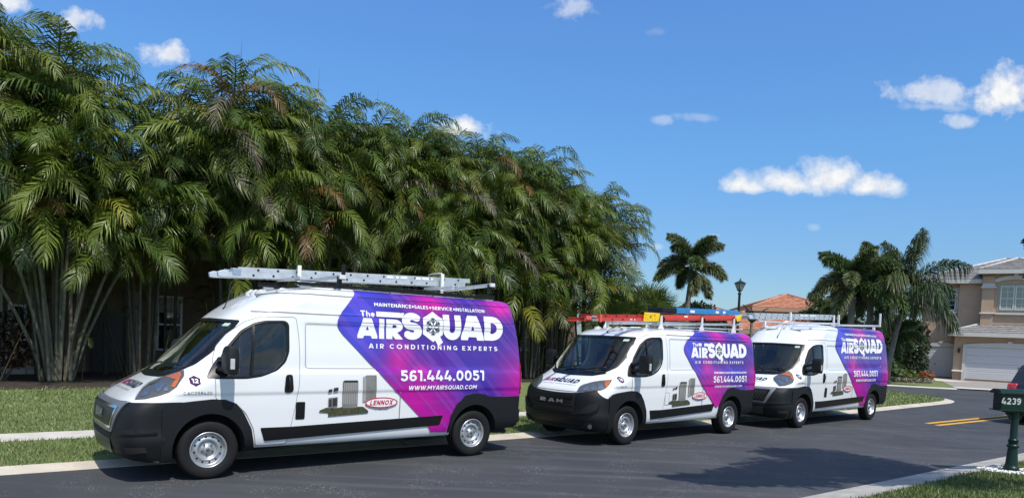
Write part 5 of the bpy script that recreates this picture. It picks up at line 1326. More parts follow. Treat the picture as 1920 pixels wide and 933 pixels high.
for k in range(36):
    a = 2.4 * k; el = math.radians(78 - 95 * (k / 36)); d = Vector((math.cos(a) * math.cos(el), math.sin(a) * math.cos(el), math.sin(el)))
    lv.add(FAN[k % 3], Vector((0, 0, 2.3)) + d * 1.0, a, tilt=el, scale=.9 + .2 * rng.random(), col=[(.10, .14, .035), (.08, .12, .03), (.12, .16, .05)][k % 3], roll=rng.normal() * .6)
lv.build('crown', LEAF, f2)
FG = 'foxtail palms in front of the beige house'
DG = [(.115, .170, .055), (.090, .145, .050), (.140, .185, .065), (.165, .185, .085)]
foxtail('lone foxtail palm against the sky left of the street lamp', 8.35, 36.0, 4.9, (.25, 0), .90, .6, None, nf=14, cols=DG, trunk=(.16, .11))
shrub('leafy_tree', 'bushy dark green tree right of the lone foxtail palm, above the blue ladder', (9.4, 37.0, .05), [((0, 0, 3.1), (.9, .9, .8)), ((.7, 0, 2.6), (.8, .8, .7)), ((-.6, .2, 2.9), (.7, .7, .8))], .13, [(.045, .07, .025), (.06, .075, .035), (.035, .055, .02)], 1500, cat='tree')
foxtail('foxtail palm with drooping crown, leftmost of the group beside the beige house', 18.5, 40.0, 4.7, (-.1, 0), 1.12, .2, FG, nf=14, cols=DG, trunk=(.20, .16))
foxtail('foxtail palm standing second in the group, straight grey trunk', 19.75, 40.6, 4.9, (.05, .1), 1.12, 1.6, FG, nf=14, cols=DG, trunk=(.20, .16))
foxtail('feather palm with leaning trunk and the longest loose fronds, right of the group', 20.55, 40.0, 4.3, (.75, 0), .98, 2.3, FG, protos=QF, nf=13, cols=[(.055, .085, .035), (.045, .085, .04), (.075, .10, .035)], trunk=(.16, .11))
foxtail('low young foxtail palm under the leaning feather palm', 21.6, 41.8, 1.9, (.1, 0), .8, .4, FG, nf=10, cols=DG, trunk=(.12, .09))
foxtail('short dense foxtail palm low behind the roof rack post of the rear van', 19.0, 44.5, 2.6, (0, 0), 1.0, 1.0, FG, nf=12, cols=DG, trunk=(.17, .12))
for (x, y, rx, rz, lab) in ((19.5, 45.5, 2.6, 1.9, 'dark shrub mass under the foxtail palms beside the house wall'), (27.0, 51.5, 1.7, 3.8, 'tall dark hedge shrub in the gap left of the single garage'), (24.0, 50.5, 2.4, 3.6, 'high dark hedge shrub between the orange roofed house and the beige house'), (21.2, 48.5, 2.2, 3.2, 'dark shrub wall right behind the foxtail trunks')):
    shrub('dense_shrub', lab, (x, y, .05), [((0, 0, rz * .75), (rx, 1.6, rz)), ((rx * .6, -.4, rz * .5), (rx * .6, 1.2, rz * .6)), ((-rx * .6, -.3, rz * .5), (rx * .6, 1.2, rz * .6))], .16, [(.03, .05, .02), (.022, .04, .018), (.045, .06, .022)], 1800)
shrub('rounded_bush', 'glossy green bush at the foot of the leaning feather palm', (22.3, 43.6, .05), [((0, 0, .9), (.75, .7, .8)), ((.5, .2, .6), (.5, .5, .5))], .10, [(.06, .10, .03), (.08, .13, .04)], 900)
shrub('low_bush', 'low yellow-green bush in the flower bed before the single garage', (23.6, 43.9, .05), [((0, 0, .35), (.9, .5, .42)), ((-1.2, 0, .3), (.7, .5, .36))], .08, [(.10, .14, .03), (.13, .17, .04)], 900)
shrub('croton_bush', 'orange and red leaved bush at the right end of the flower bed', (25.2, 44.3, .05), [((0, 0, .35), (.5, .4, .36))], .085, [(.42, .13, .03), (.30, .07, .03), (.12, .12, .03)], 420)
shrub('flower_border', 'white and pink flowers edging the bed under the green bush', (23.6, 42.9, .05), [((x, 0, .13), (.35, .25, .18)) for x in (-1.6, -1.0, -.4, .2, .8)], .055, [(.62, .58, .58), (.55, .30, .36), (.08, .12, .04), (.09, .13, .04)], 330, cat='flowers', stem=False)
shrub('red_leaf_shrub', 'open shrub with thin branches and dark reddish leaves at the left edge', (-14.3, 20.3, .05), [((0, 0, 1.1), (.75, .6, .8)), ((.35, -.1, 1.5), (.45, .4, .5)), ((-.4, 0, .8), (.6, .5, .5)), ((.5, 0, .8), (.45, .4, .4))], .075, [(.035, .018, .016), (.05, .022, .02), (.03, .03, .018)], 420)
# plant with paddle leaves beside the lamp
bp = empty('paddle_leaf_plant', 'broad paddle-leaved plant poking up right of the street lamp', 'plant', (12.2, 37.5, .05)); lv = Leaves()
def paddle(L=1.1, w=.17):
    V = [(0, 0, 0)]; T = []; n = 9
    V = []
    for i in range(n):
        t = i / (n - 1); ww = w * math.sin(PI * min(1, .08 + t * .92)) ** .7; V += [(L * t, -ww, .12 * math.sin(t * 2.6) * L + .04), (L * t, 0, .12 * math.sin(t * 2.6) * L), (L * t, ww, .12 * math.sin(t * 2.6) * L + .04)]
        if i: k = 3 * i; T += [(k - 3, k - 2, k + 1), (k - 3, k + 1, k), (k - 2, k - 1, k + 2), (k - 2, k + 2, k + 1)]
    return np.array(V, np.float32), np.array(T, np.int32)
for (a, el, l) in ((PI, 58, 1.0), (0.1, 40, 1.1), (PI * .9, 80, .8), (.6, 25, .9), (3.6, 30, .8)):
    lv.add(paddle(), Vector((0, 0, 2.9)), a, tilt=math.radians(el), scale=l, col=(.035, .07, .035))
lv.build('leaves', LEAF2, bp); ringed_stem([(0, 0, 0), (0, 0, 1.5), (0, 0, 2.95)], .10, .07, bp, BARK2, 'stem', 8)
# broadleaf tree just off the right edge: throws the shade on the road, one low branch reaches into view
tr = empty('shade_tree', 'tree at the right edge of the photo, only a few leaf tips in view', 'tree', (10.3, 7.4, .09))
ringed_stem([(0, 0, 0), (-.1, 0, 2.2), (-.4, .1, 4.2), (-.9, .1, 6.0)], .22, .10, tr, BARK2, 'trunk', 12, .5)
mb = MB()
for q in ((-3.6, -.4, 6.9), (-2.2, 1.6, 7.2), (-1.4, -1.2, 7.4), (-2.9, .6, 7.6)): mb.tube([(-.4, .1, 4.2), (q[0] * .5 - .2, q[1] * .5, (4.2 + q[2]) / 2), q], [.09, .05, .02], 6)
mb.tube([(-.2, 0, 2.9), (-1.6, 1.6, 3.4), (-2.8, 2.9, 3.5)], [.06, .03, .01], 6)
mb.build('limbs', BARK2, tr); lv = Leaves()
for c, r_ in (((-3.9, -.5, 7.1), (1.0, .65, .5)), ((-2.9, .2, 7.3), (1.2, .9, .7)), ((-2.2, 1.6, 7.4), (1.1, .8, .6)), ((-1.5, .4, 7.7), (1.1, 1.0, .8)), ((-1.6, -.9, 7.5), (1.0, .6, .6)), ((-4.9, -.9, 7.0), (.8, .35, .35))): blob_leaves(lv, c, r_, 2600, .10, [(.05, .08, .02), (.04, .07, .02)], shell=.1)
for c, r_ in (((-3.01, 3.05, 3.52), (.09, .10, .05)), ((-2.98, 3.05, 3.42), (.09, .10, .05)), ((-2.95, 3.03, 3.03), (.08, .12, .07))): blob_leaves(lv, c, r_, 26, .075, [(.03, .06, .03)], shell=.1)
lv.build('crown', LEAF2, tr)
# ------------------------------------------------------------------ houses
STUC = mat('pink_stucco', (.46, .325, .225), .9, noise=.08, nscale=1.5, bump=.3, bscale=50)
STUC2 = mat('tan_stucco', (.40, .27, .17), .9, noise=.12, nscale=1.5, bump=.3, bscale=50)
TRIM = mat('pale_trim', (.58, .56, .52), .8, noise=.05, nscale=3)
TILEG = mat('grey_roof_tile', (.25, .235, .225), .85, noise=.35, nscale=3.2)
TILEO = mat('orange_roof_tile', (.46, .20, .115), .85, noise=.45, nscale=3.5)
RIDGE = mat('ridge_mortar', (.52, .50, .48), .85, noise=.2, nscale=5)
RIDGEO = mat('orange_ridge_tile', (.50, .27, .18), .85, noise=.2, nscale=5)
GDOOR = mat('garage_door_paint', (.60, .60, .60), .6)
FRAMEW = mat('window_frame_paint', (.62, .62, .60), .5)
WGL = mat('house_window_glass', (.012, .014, .016), .04, spec=.9)
IRON = mat('dark_iron', (.02, .022, .022), .5); 
def roof_face(mb, A0, A1, B0, B1, n, lift=.045, mat_=0):
    """courses of tiles climbing from the eave A0-A1 to the ridge B0-B1"""
    A0, A1, B0, B1 = map(Vector, (A0, A1, B0, B1)); nrm = (A1 - A0).cross(B0 - A0)
    if nrm.length < 1e-6: nrm = (A1 - A0).cross(B1 - A0)
    nrm.normalize()
    if nrm.z < 0: nrm = -nrm
    b = bmesh.new()
    for i in range(n):
        t0, t1 = i / n, (i + 1) / n; p, q, r_, s_ = A0.lerp(B0, t0), A1.lerp(B1, t0), A1.lerp(B1, t1), A0.lerp(B0, t1)
        up = nrm * lift; v = [b.verts.new(x) for x in (p + up, q + up, r_ + up * .15, s_ + up * .15)]
        f = b.faces.new(v) if (v[2].co - v[3].co).length > 1e-5 else b.faces.new(v[:3])
        w = [b.verts.new(x) for x in (p - up * .2, q - up * .2, q + up, p + up)]; b.faces.new(w)
    mb._add(b, mat_)
def hip_roof(parent, x0, x1, y0, y1, z, pitch, m, mr, n=12, name='roof', cap=.07, fascia=.28, fm=None):
    """hipped roof over a rectangle; ridge along the longer side"""
    dx, dy = x1 - x0, y1 - y0; h = min(dx, dy) / 2 * pitch; zr = z + h
    if dx >= dy: R0, R1 = (x0 + dy / 2, (y0 + y1) / 2, zr), (x1 - dy / 2, (y0 + y1) / 2, zr)
    else: R0, R1 = ((x0 + x1) / 2, y0 + dx / 2, zr), ((x0 + x1) / 2, y1 - dx / 2, zr)
    a, b_, c, d = (x0, y0, z), (x1, y0, z), (x1, y1, z), (x0, y1, z); mb = MB()
    if dx >= dy: fs = ((a, b_, R0, R1), (b_, c, R1, R1), (c, d, R1, R0), (d, a, R0, R0))
    else: fs = ((a, b_, R0, R0), (b_, c, R0, R1), (c, d, R1, R1), (d, a, R1, R0))
    for f in fs: roof_face(mb, *f, n)
    rf = mb.build(name, m, parent); cp = MB()
    hips = [(a, R0), (b_, R1 if dx >= dy else R0), (c, R1), (d, R0 if dx >= dy else R1)] + ([(R0, R1)] if (Vector(R0) - Vector(R1)).length > .05 else [])
    for p, q in hips: cp.tube([Vector(p) + Vector((0, 0, .04)), Vector(q) + Vector((0, 0, .04))], cap, 8)
    cp.build('ridge_cap', mr, rf)
    fa = MB(); t = .05
    for p, q in ((a, b_), (b_, c), (c, d), (d, a)):
        P, Q = Vector(p), Vector(q); cx = (P + Q) / 2; L = (Q - P).length; ang = math.atan2(Q.y - P.y, Q.x - P.x)
        fa.box((cx.x, cx.y, z - fascia / 2 - .002), (L - .002 if ang % PI < .1 else L - 2 * t, t, fascia), Matrix.Rotation(ang, 4, 'Z'))
    fa.box(((x0 + x1) / 2, (y0 + y1) / 2, z - fascia + .03), (dx - .12, dy - .12, .03))
    fa.build('fascia', fm or TRIM, rf); return rf
def grid_window(parent, x, y, z, w, h, cols=2, rows=2, name='window', depth=.06, outw=-1, muntin=.028, split=True):
    """window in a wall facing -y (local)"""
    fr = MB(); f = .07
    fr.box((x, y, z + h / 2 - f / 2), (w, depth, f)); fr.box((x, y, z - h / 2 + f / 2), (w, depth, f))
    for s in (-1, 1): fr.box((x + s * (w / 2 - f / 2), y, z), (f, depth - .004, h - 2 * f))
    if split: fr.box((x, y - .006, z - .04), (w - 2 * f, depth * .8, .06))
    o = fr.build(name, FRAMEW, parent); m = MB()
    for i in range(1, cols * 1):
        m.box((x - w / 2 + w * i / cols, y + .002, z), (muntin, depth * .4, h - 2 * f))
    for j in range(1, rows * 2):
        if abs(j - rows) < .1 and split: continue
        m.box((x, y + .004, z - h / 2 + h * j / (rows * 2)), (w - 2 * f, depth * .35, muntin * .8))
    m.build('glazing_bars', FRAMEW, o)
    g = MB(); g.box((x, y + depth * .3, z), (w - 2 * f + .01, .01, h - 2 * f + .01)); g.build('pane', WGL, o); return o
HA = math.atan2(-.572, .82)
house = empty('beige_house', 'two-storey pinkish beige house with grey tile roofs and garage doors at the right edge', 'house', (31.0, 49.9, .05), HA)
w = MB()
w.box((3.2, 3.0, 1.62), (7.86, 6.0, 3.24)); w.build('garage_wall', STUC, house)       # block with the wide garage, s -.73..7.13
w = MB()
w.box((4.0, 6.3, 3.55), (9.5, 9.6, 7.0)); w.box((2.5, 1.35, 5.45), (3.8, .7, 3.78)); w.build('upper_wall', STUC, house)   # s -.75..8.75, t 1.5..11
w = MB(); w.box((-1.88, 5.8, 3.5), (2.22, 8.0, 6.98)); w.build('side_wall', STUC, house)    # t 2.2..9.8
# garage doors
def garage_door(x0, x1, z1, y, arch, keyx):
    wd = x1 - x0; d = MB()
    for k in range(4): d.box(((x0 + x1) / 2, y - .03, .12 + (k + .5) * (z1 - .12) / 4), (wd, .05, (z1 - .12) / 4 - .022), bev=.006)
    d.box(((x0 + x1) / 2, y + .0, (z1 + .12) / 2), (wd - .01, .03, z1 - .12))
    o = d.build('garage_door', GDOOR, house); p = MB(); nx = max(3, round(wd / .6))
    for k in range(4):
        zc = .12 + (k + .5) * (z1 - .12) / 4
        for dz in (-.13, 0, .13): p.box(((x0 + x1) / 2, y - .058, zc + dz), (wd - .1, .008, .014))
    p.build('door_ribs', mat('garage_door_rib', (.5, .5, .5), .6), o)
    h = MB(); h.box((keyx, y - .07, 1.0), (.05, .03, .12), bev=.008); h.build('handle', IRON, o)
    t = MB(); n = 14; xs = np.linspace(x0 - .2, x1 + .2, n + 1)
    top = lambda x: z1 + .17 + arch * (1 - ((x - (x0 + x1) / 2) / ((x1 - x0) / 2 + .2)) ** 2)
    t.prism([(x, z1 + .002) for x in xs] + [(x, top(x)) for x in xs[::-1]], y - .12, y - .005, 'xz')
    t.box((x0 - .1, y - .062, z1 / 2), (.196, .115, z1)); t.box((x1 + .1, y - .062, z1 / 2), (.196, .115, z1)); t.box(((x0 + x1) / 2, y - .075, top((x0 + x1) / 2) + .03), (.26, .15, .16))
    t.build('door_surround', TRIM, house)
garage_door(0, 4.88, 2.28, 0, .18, 3.0)
garage_door(-2.5, -.84, 2.25, 1.8, .12, -1.95)
t = MB(); t.box((-.47, -.08, .62), (.62, .2, .10), bev=.03); t.box((5.6, -.08, .62), (.62, .2, .10), bev=.03); t.box((-2.8, 1.73, .60), (.34, .16, .10), bev=.02); t.build('wall_ledge', mat('white_trim', (.78, .77, .74), .7), house)
hip_roof(house, -1.1, 8.2, -.6, 6.6, 3.28, .34, TILEG, RIDGE, 9, 'garage_roof')
hip_roof(house, -3.5, 9.3, 1.1, 11.6, 6.98, .36, TILEG, RIDGE, 14, 'main_roof')
hip_roof(house, .34, 4.68, .4, 6.4, 7.58, .42, TILEG, RIDGE, 9, 'front_roof')
# upper front: pillars, ledges, arch and window
t = MB()
for xc in (.99, 4.01): t.box((xc, .93, 5.35), (.70, .16, 3.6))
pil = t.build('pilaster', STUC, house); t = MB()
for xc in (.99, 4.01): t.box((xc, .88, 6.40), (.90, .30, .10), bev=.03); t.box((xc, .89, 4.63), (.90, .28, .10), bev=.03); t.box((xc, .91, 6.56), (.72, .22, .20))
t.box((2.5, .93, 4.61), (2.10, .16, .12), bev=.02)
n = 20; xs = np.linspace(1.2, 3.8, n + 1); ar = lambda x: 6.62 + .52 * math.sqrt(max(0, 1 - ((x - 2.5) / 1.36) ** 2)) * 1.0
t.prism([(x, ar(x) - .20 if .05 < i / n < .95 else ar(x) - .12) for i, x in enumerate(xs)] + [(x, ar(x) + .06) for x in xs[::-1]], .86, 1.0 + .002, 'xz'); t.box((2.5, .87, 7.18), (.26, .20, .28))
t.build('arch_trim', TRIM, house)
grid_window(house, 2.08, .97, 5.69, .80, 1.62, 2, 2); grid_window(house, 2.92, .97, 5.69, .80, 1.62, 2, 2)
t = MB(); t.box((2.5, .985, 5.69), (1.9, .02, 1.85)); t.build('window_surround', mat('green_grey_trim', (.30, .34, .28), .8), house)
grid_window(house, -1.40, 1.77, 5.60, .95, 1.55, 2, 2); t = MB(); t.box((-1.40, 1.70, 4.70), (1.25, .16, .14), bev=.02); t.box((-.84, 1.78, 5.6), (.1, .06, 1.7)); t.box((-1.96, 1.78, 5.6), (.1, .06, 1.7)); t.build('window_sill', TRIM, house)
# coach lamp, number on the fascia
cl = MB(); cl.box((-.42, -.03, 2.05), (.12, .06, .22), bev=.01); cl.tube([(-.42, -.05, 2.18), (-.42, -.16, 2.22), (-.42, -.18, 2.12)], .015, 6); cl.lathe([(.0, .17), (.10, .06), (.085, .04), (.06, -.16), (.0, -.20)], Matrix.Translation((-.42, -.18, 2.05)), 6, smooth=False)
c_ = cl.build('coach_lamp', IRON, house)
nm = text_geo('4243', .16, .15, 8); place2d(nm, 0, 0, h=.13)
o = link('house_number', nm, IRON, house); o.rotation_euler = (PI / 2, 0, 0); o.location = (-.63, -.632, 3.07)
# driveway apron, house lawn
def hw(s, t, z=.0):
    c, s2 = math.cos(HA), math.sin(HA); return (31.0 + c * s - s2 * t, 49.9 + s2 * s + c * t)
drv = [hw(-2.7, 2.2), hw(-.7, 2.2), hw(-.7, 0), hw(7.2, 0), (34.5, 35.0), (28, 37.0), (25.0, 38.45), (23.7, 38.75), (25.0, 41.5), (27.0, 45.5)]
tag(flat('driveway', drv, .058, PAVER), kind='structure')
tag(flat('pavement', [(23.5, 38.3), (26.5, 37.5), (30.5, 36.2), (33, 35.5), (34, 36.6), (31, 37.6), (27.0, 38.9), (24.2, 40.0)], .063, CONC2), kind='structure')
tag(flat('path', [hw(-2.9, 1.9), hw(-.9, -1.2), (29.6, 46.5), (27.2, 46.3), (27.0, 48.0)], .067, CONC2), kind='structure')
tag(flat('lawn', [(p.x, p.y) for p in offset_line(HSs, .34) if p.y > 38.3 and p.x < 23.5] + [(23.7, 38.75), (25.0, 41.5), (27.0, 45.5), (27, 56), (6, 70), (2, 60)], .048, LAWN), kind='structure')

# orange roofed house behind the vans
h2 = empty('orange_roof_house', 'single-storey tan house with stepped orange tile roofs behind the rear van', 'house', (19.4, 50, .05), math.radians(-6))
w = MB(); w.box((.0, 4.0, 2.1), (5.6, 7.0, 4.2)); w.box((-4.9, -1.5, 1.4), (5.4, 7.0, 2.7)); w.build('wall', STUC2, h2)
hip_roof(h2, -3.1, 2.9, -.1, 8.0, 4.42, .36, TILEO, RIDGEO, 10, 'upper_roof', fm=mat('tan_fascia', (.36, .25, .17), .8))
hip_roof(h2, -7.9, -1.2, -5.6, 2.4, 2.75, .36, TILEO, RIDGEO, 11, 'wing_roof', fm=MATS['tan_fascia'])
hip_roof(h2, -5.6, 1.5, -.8, 6.0, 3.4, .30, TILEO, RIDGEO, 10, 'middle_roof', fm=MATS['tan_fascia'])
t = MB(); t.box((-4.9, -5.02, 1.5), (1.5, .06, 1.3)); t.build('window', WGL, h2)
t = MB(); t.box((-1.2, .42, 3.2), (.5, .3, .25), bev=.02); t.build('vent_box', TRIM, h2)
h3 = empty('tan_roof_house', 'house with a weathered tan tile roof beyond the lone foxtail palm', 'house', (10.7, 58, .05), math.radians(10))
w = MB(); w.box((0, 3, 2.0), (7, 7, 4.0)); w.build('wall', STUC2, h3); hip_roof(h3, -3.8, 3.4, -.8, 7.0, 3.9, .38, mat('tan_roof_tile', (.42, .30, .18), .85, noise=.4, nscale=4), RIDGEO, 10)
t = MB(); t.box((0, -.52, 1.8), (1.6, .06, 1.3)); t.build('window', WGL, h3)
h4 = empty('salmon_roof_house', 'distant house whose low salmon roof shows above the blue ladder', 'house', (17.2, 66, .05), math.radians(-12))
w = MB(); w.box((0, 4, 2.0), (9, 8, 3.9)); w.build('wall', STUC2, h4); hip_roof(h4, -5, 5, -.8, 8.8, 3.9, .30, mat('salmon_roof_tile', (.48, .24, .18), .85, noise=.4, nscale=4), RIDGEO, 10)
t = MB(); t.box((0, -.02, 1.8), (1.6, .06, 1.3)); t.build('window', WGL, h4)

# house behind the areca hedge (frame: s along the road, t away from it)
A0 = math.atan2(.62, .78)
h0 = empty('hidden_house', 'stucco house in deep shade behind the areca hedge, two windows and a column showing', 'house', (-15.0, 24.1, .05), A0)
OCH = mat('ochre_stucco', (.45, .28, .13), .9, noise=.1, nscale=2, bump=.3, bscale=50); CREAM = mat('cream_stucco', (.55, .47, .36), .9, noise=.1, nscale=2, bump=.3, bscale=50); STUC_SHADE = mat('shaded_stucco', (.17, .12, .085), .9, noise=.1, nscale=2, bump=.3, bscale=50)  # main wall: beige stucco with the hedge's shade put into a dark brown
w = MB(); w.box((10.5, 4.1, 2.1), (26, 8, 4.2)); w.box((.0, .15 - .02, 1.7), (1.55, .3, 3.4)); w.build('wall', STUC_SHADE, h0)
w = MB(); w.box((-4.8, 4.0, 2.0), (6.5, 7.9, 4.0)); w.build('side_wall', CREAM, h0)
w = MB(); w.box((-1.1, -.03, .52), (.62, .1, .68)); w.build('lower_panel', OCH, h0)
w = MB(); w.box((-1.1, -.5, .10), (1.6, 1.3, .16)); w.build('porch_slab', CONC2, h0)
w = MB(); w.box((2.18, -.12, 1.4), (.46, .3, 2.8)); w.build('column', mat('column_stucco', (.30, .26, .21), .9, bump=.3, bscale=50), h0)
w = MB(); w.box((1.45, -.02, 1.05), (1.0, .06, 2.1)); w.build('door', IRON, h0)
grid_window(h0, -1.17, -.04, 1.6, .50, 1.15, 1, 1); gw = grid_window(h0, 3.36, -.04, 1.75, .86, 1.95, 1, 1)
bl = MB()
for k in range(9): bl.box((3.36, -.07, 2.16 + k * .062), (.70, .02, .045), Matrix.Rotation(.5, 4, 'X'))
bl.build('window_blind', mat('blind_slat', (.40, .36, .30), .7), gw)
for xx in (8, 12, 16, 20): grid_window(h0, xx, .08, 1.8, .9, 1.5, 1, 1)
hip_roof(h0, -8.6, 24.2, -.7, 9.0, 4.35, .3, TILEO, RIDGEO, 10)

# ------------------------------------------------------------------ street lamp
lp = empty('street_lamp', 'dark green street lamp with a tapered glass lantern behind the vans', 'street lamp', (7.97, 26.0, .05))
GRN = mat('dark_green_paint', (.003, .022, .014), .38, spec=.35); GRN2 = mat('lamp_green_paint', (.012, .03, .028), .45)
m = MB(); m.lathe([(.16, 0), (.16, .10), (.11, .16), (.10, .5), (.075, .6), (.06, .7), (.048, 2.4), (.042, 3.62), (.06, 3.64), (.06, 3.68), (.035, 3.72), (.035, 3.76)], None, 16); m.build('post', GRN2, lp)
m = MB(); m.lathe([(.05, 3.74), (.10, 3.78), (.095, 3.80)], None, 8, smooth=False); m.lathe([(.205, 4.02), (.215, 4.035), (.03, 4.13), (.02, 4.16), (.03, 4.18), (.0, 4.22)], Matrix.Rotation(PI / 8, 4, 'Z'), 8, smooth=False)
for k in range(4):
    a = PI / 4 + k * PI / 2 + .4; m.tube([(.085 * math.cos(a), .085 * math.sin(a), 3.79), (.185 * math.cos(a), .185 * math.sin(a), 4.03)], .010, 5)
m.build('lantern_frame', GRN2, lp)
m = MB(); m.lathe([(.075, 3.79), (.17, 4.02)], Matrix.Rotation(.4 + PI / 4, 4, 'Z'), 4, smooth=False); m.build('lantern_glass', mat('frosted_glass', (.42, .41, .40), .35), lp)

# ------------------------------------------------------------------ mailbox
mbx = empty('mailbox', 'dark green mailbox numbered 4239 on a turned green post', 'mailbox', (8.19, 11.79, .09), math.radians(2))
m = MB(); m.lathe([(0, 0), (.122, 0), (.122, .035), (.108, .045), (.112, .07), (.098, .085), (.088, .12), (.070, .36), (.066, .385), (.084, .395), (.090, .415), (.084, .435), (.062, .45), (.074, .50), (.076, .515), (.060, .53), (.056, .54), (.054, .98), (.052, 1.01), (0, 1.01)], None, 28); o = m.build('post', GRN, mbx); sharp_smooth(o.data, 40)
m = MB()
for s in (-1, 1):
    m.prism([(s * .05, .96), (s * .05, .82), (s * .09, .84), (s * .11, .90), (s * .16, .93), (s * .16, .96)], -.015, .015, 'xz', bev=.004); m.box((s * .095, 0, .935), (.09, .03, .05), bev=.01)
m.box((0, 0, .975), (.36, .16, .03), bev=.006); m.build('bracket', GRN, mbx)
m = MB(); m.box((.085, 0, 1.135), (.80, .20, .27), bev=.006); m.build('box_body', GRN, mbx)
m = MB(); m.prism([(-.135, 1.265), (.135, 1.265), (.125, 1.30), (.06, 1.335), (-.06, 1.335), (-.125, 1.30)], -.355, .52, 'yz', bev=.004); m.build('lid', GRN, mbx)
m = MB(); m.box((.085, -.0, .997), (.88, .25, .018), bev=.004); m.build('box_base', GRN, mbx)
m = MB(); m.box((-.35, -.10, 1.275), (.03, .05, .02), bev=.004); m.box((-.33, -.14, 1.262), (.02, .02, .02), bev=.004); m.build('latch', GRN2, mbx)
nm = place2d(text_geo('4239', .2, .14, 20), 0, 0, w=.315, h=.105)
for v in nm.vertices: v.co = (v.co.x, 0, v.co.y)
o = link('number', nm, mat('silver_numerals', (.50, .52, .52), .4), mbx); o.location = (-.312, -.1035, 1.095)
# white stones round the foot of the mailbox
st = MB(); rs = random.Random(3)
for k in range(150):
    a = rs.random() * 2 * PI; r = .13 + .30 * rs.random() ** .8; b = bmesh.new(); bmesh.ops.create_icosphere(b, subdivisions=1, radius=.022 + .014 * rs.random())
    bmesh.ops.scale(b, vec=(1, .8 + .4 * rs.random(), .6), verts=b.verts); bmesh.ops.translate(b, vec=(8.19 + r * 1.2 * math.cos(a), 11.79 + r * .75 * math.sin(a), .103), verts=b.verts); st._add(b, 0, True)
tag(st.build('white_stones', mat('white_stone', (.72, .70, .66), .8)), 'white stones in a ring round the mailbox post', 'stones', kind='stuff')

# ------------------------------------------------------------------ dark SUV at the right edge
def make_suv():
    root = empty('dark_suv', 'dark sport utility car behind the mailbox, only its tail lamp and rear corner showing', 'car', (15.65, 20.9, 0), math.radians(38))
    BLK = mat('dark_car_paint', (.012, .013, .016), .18, coat=1)
    # local: x forward, rear at x = -.9
    prof = [(-.95, .42), (-.98, .62), (-.93, .95), (-.86, 1.12), (-.62, 1.50), (-.45, 1.66), (-.1, 1.72), (1.2, 1.72), (1.9, 1.62), (2.5, 1.22), (3.5, 1.08), (3.72, .88), (3.78, .5), (3.7, .34), (-.85, .34)]
    b = bmesh.new(); rows = []
    P = smooth_poly([(p[0], p[1], 0) for p in prof], 3, True)
    for yy, k in ((-.93, 0), (-.90, .0), (-.6, 0), (0, 0), (.6, 0), (.90, 0), (.93, 0)):
        row = []
        for x, z, _ in P:
            tum = max(0, z - 1.0) * .26; ys = math.copysign(min(abs(yy), .93 - tum), yy) if yy else 0
            edge = 1 - .012 * (abs(yy) > .92); row.append(b.verts.new((x * edge if abs(yy) > .92 else x, ys, z if abs(yy) < .92 else .34 + (z - .34) * .985)))
        rows.append(row)
    n = len(P)
    for i in range(len(rows) - 1):
        for j in range(n): b.faces.new((rows[i][j], rows[i][(j + 1) % n], rows[i + 1][(j + 1) % n], rows[i + 1][j]))
    b.faces.new(rows[0][::-1]); b.faces.new(rows[-1]); bmesh.ops.remove_doubles(b, verts=b.verts, dist=1e-4); bmesh.ops.recalc_face_normals(b, faces=b.faces)
    me = bpy.data.meshes.new('body'); b.to_mesh(me); b.free(); sharp_smooth(me, 38); link('body', me, BLK, root)
    for s in (-1, 1):
        g = MB(); yy = s * .80; g.prism([(-.45, 1.16), (-.28, 1.52), (1.15, 1.56), (1.7, 1.50), (2.25, 1.16)], s * .775, s * .895, 'xz', bev=.01)
        g.build('side_window', WGL, root)
        l = MB(); l.prism([(-.985, .98), (-.97, 1.12), (-.86, 1.16), (-.66, 1.12), (-.72, 1.02), (-.85, .97)], s * .70, s * .925, 'xz', bev=.02); l.build('tail_light', REDL, root)
        h_ = MB(); h_.prism([(3.45, .80), (3.40, .95), (3.76, .86), (3.76, .74)], s * .55, s * .90, 'xz', bev=.02); h_.build('headlight', LAMPIN, root)
        mi = MB(); mi.box((1.95, s * 1.0, 1.15), (.14, .22, .16), bev=.03); mi.build('mirror', BLK, root)
    rw = MB(); rw.prism([(-.82, 1.18), (-.60, 1.53), (-.57, 1.52), (-.78, 1.17)], -.66, .66, 'xz', bev=.004); rw.build('rear_window', WGL, root)
    bp_ = MB(); bp_.box((-.98, 0, .55), (.14, 1.78, .26), bev=.05); bp_.build('rear_bumper', PLAST, root)
    pl_ = MB(); pl_.box((-.995, 0, .82), (.02, .32, .16), bev=.004); pl_.build('number_plate', WHITE, root)
    for x in (0.0, 2.85):
        for s in (-1, 1):
            wl = add_wheel(root, x, s * .80); wl.scale = (.95, .95, .95); wl.location.z = .353
make_suv()

